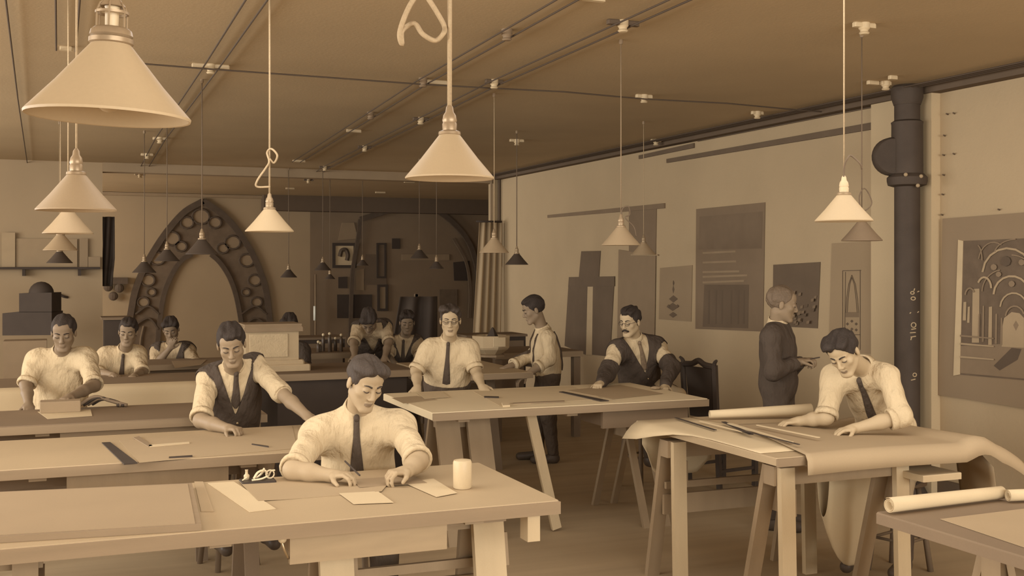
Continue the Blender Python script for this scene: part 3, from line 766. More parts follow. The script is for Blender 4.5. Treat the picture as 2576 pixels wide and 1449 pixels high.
# raised maker's marks on the pipe: worn figures and strokes
m_mark = mat('chalk_mark', 190, grain=.2)
def mark(u, v, w, h, ring=False):
    o = Vector((PX, PY, 0)); s = (u - 2282) / F * dd
    f = math.sqrt(max(0, rp * rp - s * s)) + .001
    c = o + Vector((CS, -SN, 0)) * s + Vector((-SN, -CS, 0)) * f; c.z = zz(v)
    R_, U_ = Vector((CS, -SN, 0)), Vector((0, 0, 1))
    k = dd / F
    if ring: pts = [c + R_ * math.cos(t * math.pi / 5) * w * k / 2 + U_ * math.sin(t * math.pi / 5) * h * k / 2 for t in range(11)]
    else: pts = [c - R_ * w * k / 2 - U_ * h * k / 2, c + R_ * w * k / 2 + U_ * h * k / 2]
    part('pipe_mark', MB().tube(pts, .0045, 5), m_mark, PI_)
for a_ in ((2286, 750, 11, 8, True), (2284, 736, 9, 7, True), (2300, 733, 6, 2), (2289, 728, 2, 6), (2287, 816, 12, 12, True), (2287, 826, 12, 2), (2285, 835, 14, 1), (2286, 845, 13, 2), (2281, 850, 2, 7), (2290, 940, 9, 9, True), (2286, 952, 11, 3), (2300, 784, 4, 3), (2279, 786, 3, 3)):
    mark(*a_)

# ------------------------------------------------------------------ the tall-backed chair by the wall
c0 = at_d(1772, 1045, 9.6)
CH = thing('chair', 'dark tall-backed wooden chair with carved ears by the right wall', 'chair', (c0.x, c0.y, 0), math.radians(-80))
m_ch = mat('dark_oak', 48, var=.2, rough=.5)
hb = HC - (905 - HY) / F * 9.6
def cp(nm, mb, **k): return part(nm, mb, m_ch, CH, world=False, **k)
for s in (-1, 1):
    cp('back_post', MB().beam((s * .19, 0, 0), (s * .205, -.07, hb - .03), .04, .035))
    cp('front_leg', MB().beam((s * .2, .40, 0), (s * .2, .40, .45), .04, .04))
    cp('ear', MB().tube(spline([(s * .19, -.068, hb - .05), (s * .205, -.07, hb - .01), (s * .235, -.075, hb + .012)], 4), .022, 7, .012))
    cp('side_rail', MB().box((s * .2 - .015, .02, .38), (s * .2 + .015, .40, .44)))
    cp('stretcher', MB().beam((s * .195, .0, .16), (s * .2, .40, .16), .025, .025))
cp('seat', MB().bevbox((-.225, -.005, .44), (.225, .44, .47), .01))
cp('back_panel', MB().hexa([(-.15, -.032, .60), (.15, -.032, .60), (.15, -.014, .60), (-.15, -.014, .60)], [(-.165, -.072, hb - .06), (.165, -.072, hb - .06), (.165, -.054, hb - .06), (-.165, -.054, hb - .06)]))
cp('crest', MB().tube(spline([(-.19, -.065, hb - .045), (-.08, -.067, hb - .035), (0, -.068, hb - .005), (.08, -.067, hb - .035), (.19, -.065, hb - .045)], 5), .026, 8))
cp('lower_rail', MB().beam((-.19, -.012, .53), (.19, -.012, .53), .025, .05))

# ------------------------------------------------------------------ far room: arch, curtain, frames, shelf, dark form
m_trac = mat('charcoal_tracery', 70, var=.25, scale=10, grain=.1)
m_trac2 = mat('charcoal_fill', 96, var=.35, scale=6, grain=.1)
m_void = mat('tracery_void', 140, var=.15, scale=4)
def yw(px, off=0.0, Y=YF): return [Vector((at_y(u, v, Y - off).x, Y - off, at_y(u, v, Y - off).z)) for u, v in px]
def yline(par, nm, px, w, th, off, m, n=5, sharp=False):
    pts = yw(px, off)
    if not sharp: pts = spline(pts, n)
    return part(nm, ribbon(pts, w, th), m, par)
AR = thing('gothic_arch', 'tall pointed arch of dark tracery on the far left wall', 'arch', at_y(500, 930, YF - .05))
outer_l = [(316, 925), (318, 850), (328, 790), (340, 730), (362, 675), (392, 622), (425, 575), (465, 532), (510, 506)]
outer_r = [(690, 925), (682, 850), (676, 790), (668, 730), (654, 685), (632, 635), (600, 585), (560, 540), (510, 506)]
inner_l = [(396, 925), (397, 850), (402, 800), (412, 740), (432, 690), (456, 655), (482, 640)]
inner_r = [(612, 925), (610, 850), (604, 800), (592, 740), (575, 695), (552, 660), (530, 640)]
fill = MB()
for A, B in ((outer_l, inner_l), (outer_r, inner_r)):
    a = spline(yw(A, .012), 4); b = spline(yw(B, .012), 5)
    n = 26
    pick = lambda L, k: L[min(len(L) - 1, int(round(k / n * (len(L) - 1))))]
    for k in range(n):
        q = [pick(a, k), pick(a, k + 1), pick(b, k + 1), pick(b, k)]
        fill.poly(q, (0, -.01, 0)); 
part('web', fill, m_trac2, AR)
part('web_apex', MB().poly(yw([(482, 640), (510, 506), (530, 640), (508, 612)], .013), (0, -.01, 0)), m_trac2, AR)
for L in (outer_l, outer_r): yline(AR, 'outer_rib', L, .12, .06, .01, m_trac)
for L in (inner_l, inner_r): yline(AR, 'inner_rib', L, .09, .06, .01, m_trac)
yline(AR, 'jamb', [(352, 925), (352, 860), (360, 820)], .02, .03, .04, m_void)
# foils and eyes in the web
for u, v, r_ in ((505, 545, 20), (470, 560, 15), (540, 560, 15), (432, 600, 18), (585, 610, 18), (395, 650, 17), (620, 655, 17), (372, 705, 15), (640, 705, 15), (360, 760, 13), (645, 760, 13), (380, 735, 10), (618, 735, 10), (455, 620, 13), (560, 625, 13)):
    c = yw([(u, v)], .03)[0]; s = r_ / F * 24.0
    part('foil', MB().poly([c + Vector((s * math.cos(t * math.pi / 5), 0, s * .9 * math.sin(t * math.pi / 5))) for t in range(10)], (0, -.006, 0)), m_void, AR)
    part('foil_ring', MB().tube([c + Vector((s * math.cos(t * math.pi / 6), -.01, s * .9 * math.sin(t * math.pi / 6))) for t in range(13)], .022, 5), m_trac, AR)
for px in ([(340, 790), (372, 770), (400, 790)], [(670, 790), (640, 770), (606, 790)], [(334, 822), (372, 800), (398, 828)], [(676, 822), (640, 800), (608, 828)]):
    yline(AR, 'cusp', px, .03, .04, .04, m_trac)

# dim second arch and frames in the dark recess
A2 = thing('arch_frame', 'dim arched rib on the dark far wall behind the centre', 'arch', at_y(1050, 900, YF - .05))
yline(A2, 'rib', [(905, 552), (960, 535), (1010, 520), (1062, 512), (1120, 545), (1165, 590), (1190, 640), (1204, 720), (1206, 900)], .11, .06, .05, m_trac)
yline(A2, 'rib', [(880, 900), (885, 700), (900, 600), (905, 552)], .08, .05, .05, m_trac)
yline(A2, 'inner_rib', [(1140, 600), (1172, 660), (1182, 730), (1180, 800)], .06, .04, .05, m_trac2)
def frame(label, px, mf, mm, bw=.05, fig=True):
    P = yw(px, .05); x0, x1 = P[0].x, P[2].x; z0, z1 = P[2].z, P[0].z
    t = thing('picture_frame', label, 'picture', ((x0+x1)/2, YF - .05, z0))
    y = YF - .004
    for a, b in (((x0, z0), (x1, z0 + bw)), ((x0, z1 - bw), (x1, z1)), ((x0, z0 + bw), (x0 + bw, z1 - bw)), ((x1 - bw, z0 + bw), (x1, z1 - bw))):
        part('frame_bar', MB().box((a[0], y - .04, a[1]), (b[0], y, b[1])), mf, t)
    part('picture', MB().box((x0 + bw, y - .015, z0 + bw), (x1 - bw, y, z1 - bw)), mm, t)
    if fig:
        cx, cz = (x0 + x1) / 2, (z0 + z1) / 2; w, h = (x1 - x0) * .2, (z1 - z0) * .2
        part('figure', MB().tube(spline([(cx - w, y - .018, cz - h*.2), (cx - w*.6, y - .018, cz + h), (cx + w*.3, y - .018, cz + h*1.1), (cx + w*.7, y - .018, cz + h*.1), (cx + w*.5, y - .018, cz - h)], 4), .05, 6), m_trac, t)
    return t
frame('dark-framed picture with a pale mat on the dim far wall', [(837, 611), (837, 611), (897, 674), (837, 674)], m_dark, m_wall_pale, .06)
frame('narrow dark upright frame on the dim far wall', [(948, 611), (948, 611), (972, 700), (948, 700)], m_dark, m_trac2, .04, False)
frame('small dark upright frame below the narrow frame on the dim far wall', [(950, 716), (950, 716), (976, 782), (950, 782)], m_dark, m_void, .05, False)
for k, (px, m_, lab) in enumerate([([(851, 697), (873, 696), (873, 725), (851, 725)], m_dark, 'small dark picture below the framed picture on the far wall'),
                        ([(848, 741), (935, 741), (935, 800), (848, 800)], m_dark, 'broad dark panel low on the far wall behind the bending man'),
                        ([(920, 640), (972, 640), (972, 716), (916, 716)], m_print, 'dark drapery panel beside the narrow frame on the far wall'),
                        ([(1140, 660), (1180, 656), (1180, 706), (1142, 706)], m_dark, 'dark square panel right of centre on the far wall'),
                        ([(986, 600), (1006, 600), (1006, 626), (986, 626)], m_dark, 'tiny dark picture high on the far wall'),
                        ([(895, 680), (915, 676), (915, 730), (895, 730)], m_void, 'small pale sheet on the dim far wall'),
                        ([(1010, 640), (1130, 640), (1130, 655), (1010, 655)], m_void, 'long pale shelf strip on the dim far wall'),
                        ([(1105, 728), (1150, 728), (1150, 770), (1105, 770)], m_trac2, 'dim square sheet low on the far wall'),
                        ([(860, 560), (890, 560), (900, 600), (850, 605)], m_void, 'pale sheet above the framed picture on the far wall')]):
    solo('wall_panel', MB().poly(yw(px, .004), (0, -.02, 0)), m_, lab, 'picture')
p = yw([(792, 770), (797, 770), (797, 806), (792, 806)], .2)
p0 = yw([(795, 690), (795, 806)], .2)
GP = thing('gas_pipe', 'slim upright pipe with a very pale strip left on the dim far wall', 'pipe', (p0[0].x, p0[0].y + .06, 0))
part('riser', MB().tube([(p0[0].x, p0[0].y + .06, 0), (p0[0].x, p0[0].y + .06, p0[0].z)], .02, 8), m_void, GP, True)
part('pale_strip', MB().tube([(p[0].x, p[0].y + .01, p[2].z), (p[0].x, p[0].y + .01, p[0].z)], .026, 8), mat('strip_white', 300), GP, True)  # very pale upright strip set against the riser
# dark drape behind the spectacled man
D0 = at_d(1088, 760, 13.4)
def drape(a, b):
    x = D0.x - .22 + a * .50 - .25 * b * (1 - a) ; z = 1.52 - b * 1.5
    return (x, 13.4 + .05 * math.sin(a * 14), z)
DR = thing('easel', 'tall dark draped easel behind the spectacled man', 'easel', (D0.x, 13.45, 0))
part('drape', MB().sheet(drape, 20, 8, .01), m_dark, DR, True)
for s in (-.2, .25): part('leg', MB().beam((D0.x + s, 13.5, 0), (D0.x + .02, 13.5, 1.55), .04, .04), m_woodd, DR)
# mass of dark goods under the far bench
for k, (x, y, w, h, d_, lab) in enumerate([(2.35, 14.3, 1.1, .95, .5, 'dark low cabinet far behind the bending man'), (4.75, 13.2, .8, 1.0, .5, 'dark cabinet beside the far curtain')]):
    cb = thing('cabinet', lab, 'cabinet', (x + w/2, y + d_/2, 0))
    part('body', MB().box((x, y, 0), (x + w, y + d_, h)), m_dark, cb)
    part('top', MB().bevbox((x - .02, y - .02, h), (x + w + .02, y + d_ + .02, h + .03), .006), m_woodd, cb)
    for i in range(2): part('door', MB().bevbox((x + .03 + i*w/2, y - .018, .06), (x + w/2 - .03 + i*w/2, y, h - .05), .004), m_woodd, cb)

# pale curtain beside the column
cu0, cu1 = at_y(1208, 700, YB - .25), at_y(1262, 700, YB - .25)
zt_, zb2 = at_y(1230, 560, YB - .25).z, at_y(1230, 866, YB - .25).z
def curtain(a, b):
    sp = 1 + .25 * b
    x = (cu0.x + cu1.x) / 2 + (a - .5) * (cu1.x - cu0.x) * sp - .06 * b
    return (x, YB - .22 + .045 * math.sin(a * 24 + .8 * b), zt_ + (zb2 - zt_) * b)
CU = thing('curtain', 'pale curtain hanging in folds beside the far column', 'curtain', ((cu0.x+cu1.x)/2, YB - .22, zb2))
part('cloth', MB().sheet(curtain, 48, 10, .008), m_paper2, CU, True)
part('rod', MB().tube([(cu0.x - .05, YB - .2, zt_ + .02), (cu1.x + .02, YB - .2, zt_ + .02)], .015, 8), m_dark, CU, True)
# pipes on the column
for k, u in enumerate((1236, 1256)):
    p = at_y(u, 600, YB - .06)
    solo('conduit', MB().tube([(p.x, YB - .06, 1.9), (p.x, YB - .06, ZC)], .022, 8), m_line if k else m_void, ['pale conduit on the left of the far column', 'dark conduit on the front of the far column'][k], 'pipe')

# left partition: shelf line, papers, dark form, hanging cloth
sx0 = at_y(2, 600, YB).x
zs = at_y(100, 672, YB - .15).z
SH = thing('shelf', 'thin dark shelf across the left partition wall', 'shelf', (sx0, YB - .1, zs))
part('board', MB().box((sx0 - 3, YB - .20, zs - .03), (at_y(252, 670, YB - .2).x, YB, zs)), m_dark, SH)
for u in (60, 200): 
    p = at_y(u, 680, YB - .1); part('bracket', MB().box((p.x - .02, YB - .16, zs - .12), (p.x + .02, YB, zs - .03)), m_dark, SH)
def leaned(label, u0, u1, v0, m_, off, cat='paper', name='leaning_sheet'):
    a, b = at_y(u0, v0, YB - off), at_y(u1, v0, YB - off)
    solo(name, MB().box((a.x, YB - off - .012, zs + .002), (b.x, YB - off, a.z)), m_, label, cat)
leaned('tall pale card standing at the left end of the shelf', 4, 38, 585, m_void if False else mat('pale_card', 172), .06)
leaned('wide pale sheet standing on the shelf behind the lamps', 38, 194, 600, mat('wide_sheet', 158, var=.1), .03)
leaned('pale card at the right end of the shelf', 222, 252, 646, mat('pale_card2', 150), .05)
leaned('narrow brown board standing on the shelf right of the wide sheet', 200, 221, 600, m_print3, .04)
# boxy form and stand made up for dark silhouettes at the far left
AP = thing('dark_form', 'black boxy form with a rounded top behind the man in the smock', 'apparatus', at_d(80, 845, 14.0))
def apx(nm, px, depth=.35):
    P = [at_d(u, v, 14.0) for u, v in px]; P = [Vector((p.x, 15.0, at_y(u, v, 15.0).z)) if False else p for p, (u, v) in zip(P, px)]
    part(nm, MB().poly(P[::-1], Vector((SN, CS, 0)) * depth), m_dark, AP)
apx('body', [(6, 788), (46, 784), (130, 784), (130, 843), (6, 844)])
apx('housing', [(48, 738), (130, 736), (130, 786), (48, 786)], .3)
hp = at_d(104, 738, 14.15)
part('dome', MB().ball((hp.x, hp.y, hp.z), .15, 16, 10), m_dark, AP, True)
part('stand', MB().box((at_d(20, 844, 14.1).x, 14.2, 0), (at_d(120, 844, 14.1).x, 14.55, at_d(60, 843, 14.1).z)), mat('stand_wood', 140), AP)
p = at_y(148, 742, YB)
solo('wall_bracket', MB().tube(spline([at_y(137, 744, YB - .02), at_y(148, 741, YB - .05), at_y(160, 746, YB - .05), at_y(170, 748, YB - .01)], 4), .018, 6), m_dark, 'small dark bracket on the left partition wall', 'bracket')
# dark cloth hung at the partition edge
def cloth(a, b):
    u = 259 + a * (29 - 14 * max(0, b - .6)); v = 545 + b * 175
    p = at_y(u, v, YB + .1); return (p.x, YB + .12 + .04 * math.sin(a * 9 + b * 3), p.z)
solo('hanging_cloth', MB().sheet(cloth, 10, 10, .01), m_dark, 'dark narrow cloth hanging at the edge of the left partition', 'cloth', smooth=True)
pA, pB = at_y(268, 706, YF - .2), at_y(322, 700, YF - .2)
HK = thing('hook_rail', 'dark rail with small hung objects left of the pointed arch', 'rail', (pA.x, YF - .1, pA.z - .3))
part('rail', MB().box((pA.x, YF - .12, pA.z - .07), (pB.x, YF, pA.z + .06)), m_trac, HK)
for u, v in ((272, 722), (285, 745), (300, 725)):
    p = at_y(u, v, YF - .1); part('hung_object', MB().ball(p, .09, 10, 7, (1, .5, 1)), m_trac, HK)
# dark cabinet edge behind the second seated man
cbx = at_d(262, 805, 13.2); cb2 = at_d(330, 805, 13.2)
CB = thing('cabinet', 'dark tall cabinet behind the man second from the left', 'cabinet', ((cbx.x + cb2.x)/2, cbx.y + .2, 0))
part('body', MB().box((cbx.x, cbx.y, 0), (cb2.x, cbx.y + .4, cbx.z)), m_dark, CB)
part('top', MB().box((cbx.x - .03, cbx.y - .03, cbx.z), (cb2.x + .03, cbx.y + .43, cbx.z + .03)), m_woodd, CB)
# ------------------------------------------------------------------ ceiling wiring: porcelain cleats and wires
m_porc = mat('porcelain', 215, var=.05, rough=.4)
m_wire = mat('rubber_wire', 66, var=.05)
m_cord = mat('cotton_cord', 176, var=.1, grain=.2, scale=30)
m_cordd = mat('dark_cord', 96, var=.1)
ORD = ['first', 'second', 'third', 'fourth', 'fifth', 'sixth', 'seventh', 'eighth', 'ninth', 'tenth']
def cleat(u, v, w, label, group, knob=True, bar=True, mb_=None, d=None):
    p = at_z(u, v, ZC - .03)
    dist = p.x * SN + p.y * CS
    t = thing('ceiling_cleat', label, 'insulator', (p.x, p.y, ZC), 0, group)
    wm = w / F * dist
    ax = .5 * wm
    if bar:
        part('bar', MB().bevbox((-ax, -.018, -.030), (ax, .018, 0), .006), mb_ or m_porc, t, world=False)
    if knob:
        part('rosette', MB().lathe([(.0001, -.07), (.024, -.07), (.032, -.062), (.024, -.053), (.024, -.045), (.034, -.034), (.034, 0), (.0001, 0)], (0, -.0, 0), 14), m_porc if mb_ is None or bar else mb_, t, 40, world=False)
    return t
rows = {'A': ('the wire row right of the long rope', [(1567, 64, 88), (1243, 210, 48), (1058, 303, 40), (917, 373, 34), (817, 423, 28), (776, 455, 24)]),
        'B': ('the faint wire row just left of the long rope', [(1275, 86, 30), (1064, 206, 26), (932, 290, 24)]),
        'C': ('the wire row above the largest lamp', [(530, 172, 92), (402, 352, 34), (370, 392, 30), (352, 441, 26)]),
        'F': ('the row nearer the right wall', [(2174, 70, 66), (1620, 247, 46), (1300, 357, 38), (1175, 392, 30)]),
        'G': ('the row along the top of the right wall', [(1905, 288, 34), (1650, 357, 28), (1458, 405, 26), (1316, 440, 24)])}
m_dull = mat('dull_porcelain', 130, var=.1)
for key, (desc, L) in rows.items():
    for i, (u, v, w) in enumerate(L):
        cleat(u, v, w, '%s cleat from the camera in %s' % (ORD[i], desc), 'cleats in ' + desc,
              bar=key not in 'B', mb_=(m_dull if key == 'B' else (m_beam_dark if key == 'A' else None)))
bars = [(1100, 212, 52), (890, 333, 38), (752, 408, 32), (705, 448, 26), (730, 476, 22), (957, 486, 26), (1030, 460, 28)]
for i, (u, v, w) in enumerate(bars):
    cleat(u, v, w, '%s plain white bar cleat from the camera left of the long rope' % ORD[i], 'plain bar cleats on the ceiling', knob=False)
cleat(166, 128, 30, 'lone small cleat where two wires end above the left lamps', 'cleat', knob=False)
cleat(1493, 3, 62, 'pale cleat cut by the top of the frame', 'cleat', knob=False)
for i, (u, v, w) in enumerate([(2196, 213, 34), (2228, 214, 30), (2246, 200, 24)]):
    cleat(u, v, w, '%s cleat from the left in the cluster beside the pipe top' % ORD[i], 'cleats by the pipe', knob=(i == 1))
def cwire(label, px, off=.035, r=.006, m=None):
    P = [at_z(u, v, ZC - off) for u, v in px]
    solo('ceiling_wire', MB().tube(P, r, 6), m or m_wire, label, 'wire')
def pair(lab, px, gap=.055):
    P = [at_z(u, v, ZC - .035) for u, v in px]
    for s, nm in ((-1, 'left'), (1, 'right')):
        Q = [p + Vector((s * gap, 0, 0)) for p in P]
        a, b = Q[0], Q[-1]
        Q = [a + (a - Q[1]).normalized() * 3.0] + Q
        solo('ceiling_wire', MB().tube(Q, .006, 6), m_wire, '%s wire of the pair in %s' % (nm, lab), 'wire')
pair('the wire row right of the long rope', [(u, v) for u, v, w in rows['A'][1]])
pair('the faint wire row just left of the long rope', [(1275, 86), (1064, 206), (932, 290), (745, 408)])
pair('the wire row above the big lamp', [(640, 8), (530, 172), (402, 352), (352, 441)])
pair('the wires that end above the left lamps', [(170, 10), (166, 128)], .06)
cwire('single wire at the far left of the ceiling', [(12, -20), (45, 250), (70, 420)])
cwire('long wire crossing the ceiling from side to side', [(330, 158), (530, 174), (800, 193), (1060, 212), (1240, 222), (1420, 231), (1620, 249), (1830, 260), (2000, 276), (2130, 286)], off=.05)
for i, o in enumerate((.0, .05, .1)):
    P = [Vector((XW - .22 - o, 5.2, ZC - .03)), Vector((XW - .22 - o, YB - .2, ZC - .03))]
    solo('ceiling_wire', MB().tube(P, .007, 6), m_wire, '%s wire out from the top of the right wall' % ORD[i], 'wire')

# ------------------------------------------------------------------ pendant lamps
m_shade = mat('white_enamel', 182, var=.05, scale=5, grain=.03, rough=.5)
m_shade2 = mat('dull_enamel', 160, var=.08, scale=5, rough=.5)
m_shaded = mat('dark_lampshade', 50, var=.1, rough=.5)  # single darker outer tone, used for most far lamps
m_inner = mat('enamel_inside', 165, var=.04, rough=.5)
m_brass = mat('socket_brass', 150, var=.2, scale=20, rough=.35, metal=.3)
m_bulb = mat('glass_bulb', 180, rough=.2)
def lamp(label, u, v, w, ms=None, h=.118, kind='plain', group=None, cord_r=.0035, mc=None, tilt=0.0, loop=None, size=.25, mcu=None):
    """a shade of 25 cm on a cord: (u, v) middle of the rim, w its width in pixels"""
    d = size * F / w; k_ = size / .25
    p = at_d(u, v, d)
    t = thing('pendant_lamp', label, 'lamp', p, 0, group)
    ms = ms or m_shade
    R, r0 = .125 * k_, .029 * k_; h = h * k_
    Q = Matrix.Rotation(tilt, 3, Vector((SN, CS, 0)))
    def lp(nm, mb, m, par=t, smooth=40):
        mb.v = [tuple(Q @ Vector(q)) for q in mb.v]
        return part(nm, mb, m, par, smooth, world=False)
    sh = lp('shade', MB().lathe([(R - .003, .001), (R, 0), (R + .001, .004), (R * .55 + r0 * .45, h * .45), (r0, h), (r0 - .004, h), (R * .55 + r0 * .45 - .004, h * .45 - .003), (R - .003, .001)], n=40), ms)
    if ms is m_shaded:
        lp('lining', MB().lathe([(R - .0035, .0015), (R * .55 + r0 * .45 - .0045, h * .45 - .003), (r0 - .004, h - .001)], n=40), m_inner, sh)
    if kind == 'lantern':
        lp('gallery', MB().lathe([(.028, h - .004), (.034, h), (.034, h + .007), (.030, h + .009), (.033, h + .012), (.031, h + .02), (.026, h + .024)], n=24), m_brass)
        lp('socket', MB().lathe([(.010, h + .02), (.011, h + .055), (.012, h + .058), (.006, h + .062)], n=16), cupm)
        for q_ in range(6):
            a_ = q_ * math.pi / 3 + .3; ca, sa = math.cos(a_), math.sin(a_)
            lp('cage_bar', MB().tube([(.024*ca, .024*sa, h + .018), (.024*ca, .024*sa, h + .05), (.019*ca, .019*sa, h + .062), (.008*ca, .008*sa, h + .070)], .0016, 6), m_brass)
        lp('cage_ring', MB().lathe([(.0255, h + .046), (.0255, h + .050), (.0225, h + .050), (.0225, h + .046), (.0255, h + .046)], n=24), m_brass)
        lp('cage_top', MB().lathe([(.020, h + .058), (.012, h + .070), (.010, h + .069), (.018, h + .057), (.020, h + .058)], n=24), m_brass)
        lp('cap', MB().lathe([(.012, h + .066), (.010, h + .076), (.006, h + .08), (.005, h + .088), (.002, h + .09)], n=16), m_brass)
        top = h + .088
    else:
        lp('gallery', MB().lathe([(r0 - .002, h - .003), (r0 + .003, h), (r0 + .002, h + .008), (.022, h + .012)], n=24), m_brass)
        lp('socket', MB().lathe([(.020, h + .010), (.021, h + .03), (.019, h + .034), (.021, h + .04), (.018, h + .055), (.012, h + .064), (.010, h + .078), (.004, h + .086)], n=20), m_brass if kind == 'plain' else cupm)
        top = h + .082
    lp('bulb', MB().ball((0, 0, .045), .028, 14, 9, (1, 1, 1.3)), m_bulb, smooth=True)
    mc = mc or m_cord
    ztop = ZC - .02 - p.z
    a = Q @ Vector((0, 0, top))
    part('cord', MB().tube([a, a + Vector((.001, .001, (ztop - top) * .5)), (a.x, a.y, ztop)], cord_r, 6), mc, t, True, world=False)
    part('hook', MB().lathe([(.0001, ztop - .012), (.010, ztop - .010), (.014, ztop), (.012, ztop + .02), (.0001, ztop + .02)], (a.x, a.y, 0), 10), m_dull, t, 40, world=False)
    if loop:
        pts = [at_d(uu, vv, d) - p + Vector((-SN, -CS, 0)) * (.012 * k % .03) for k, (uu, vv) in enumerate(loop)]
        part('cord_loop', MB().tube(spline(pts, 6), cord_r * 1.1, 6), mcu or mc, t, True, world=False)
    return t
lamp('largest white lamp shade at the upper left with a caged brass fitting', 273, 297, 398, kind='lantern', cord_r=.003, tilt=.035)
lamp('white shade on a thick rope right of centre, second largest lamp', 1131, 450, 222, kind='plain', cord_r=.0068, h=.125,
     loop=[(1062, -30), (1030, 20), (1008, 85), (1012, 112), (1012, 85), (1022, 68), (1045, 62), (1065, 90), (1095, 103), (1116, 88), (1118, 66), (1098, 30), (1078, 0), (1062, -30)])
lamp('white shade hanging below and behind the largest lamp', 192, 530, 192, ms=m_shade2, cord_r=.004)
lamp('dull white shade half hidden under the lamp at far left', 171, 588, 120, ms=m_shade2)
lamp('third and smaller dull shade in the left column of lamps', 152, 630, 82, ms=m_shade2)
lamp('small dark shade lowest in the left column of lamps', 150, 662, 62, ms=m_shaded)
lamp('white shade with a looped cord left of centre', 678, 583, 120, cord_r=.005,
     loop=[(680, 470), (648, 470), (650, 455), (668, 425), (679, 408), (672, 384), (684, 375), (700, 392), (690, 410), (680, 400)])
lamp('white shade with a looped cord in front of the brown hanging sheet', 1562, 617, 97, ms=m_shade2, loop=[(1562, 545), (1566, 525), (1580, 520), (1584, 540), (1572, 548), (1594, 570), (1600, 595)], mcu=m_cordd, mc=mat('grey_cord', 140))
lamp('dull shade behind the lamp that hangs before the brown sheet', 1619, 641, 62, ms=m_shade2)
lamp('white shade on the right with a brass hook above it', 2123, 557, 142, ms=m_shade, mc=m_cord, mcu=m_cordd, kind='china', loop=[(2122, 470), (2122, 420), (2128, 400), (2140, 392), (2160, 412), (2168, 425)])
lamp('dull brown shade just behind the right-hand white lamp', 2168, 606, 100, ms=mat('brown_enamel', 118, rough=.5), mcu=m_cordd, mc=m_cordd, loop=[(2172, 560), (2160, 500), (2170, 475), (2186, 490), (2190, 515), (2170, 530), (2140, 505)])
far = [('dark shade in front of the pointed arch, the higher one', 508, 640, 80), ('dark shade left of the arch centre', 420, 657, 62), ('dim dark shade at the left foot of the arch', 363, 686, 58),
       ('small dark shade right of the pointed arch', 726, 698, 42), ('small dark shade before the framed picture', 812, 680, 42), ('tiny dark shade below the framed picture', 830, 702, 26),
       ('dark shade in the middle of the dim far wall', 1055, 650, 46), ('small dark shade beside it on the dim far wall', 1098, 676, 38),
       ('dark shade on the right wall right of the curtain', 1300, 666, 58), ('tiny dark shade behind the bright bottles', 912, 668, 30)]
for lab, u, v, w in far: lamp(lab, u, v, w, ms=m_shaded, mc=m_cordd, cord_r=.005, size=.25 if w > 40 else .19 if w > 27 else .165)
lamp('pale grey shade in front of the far curtain', 1243, 636, 74, ms=m_shade2)
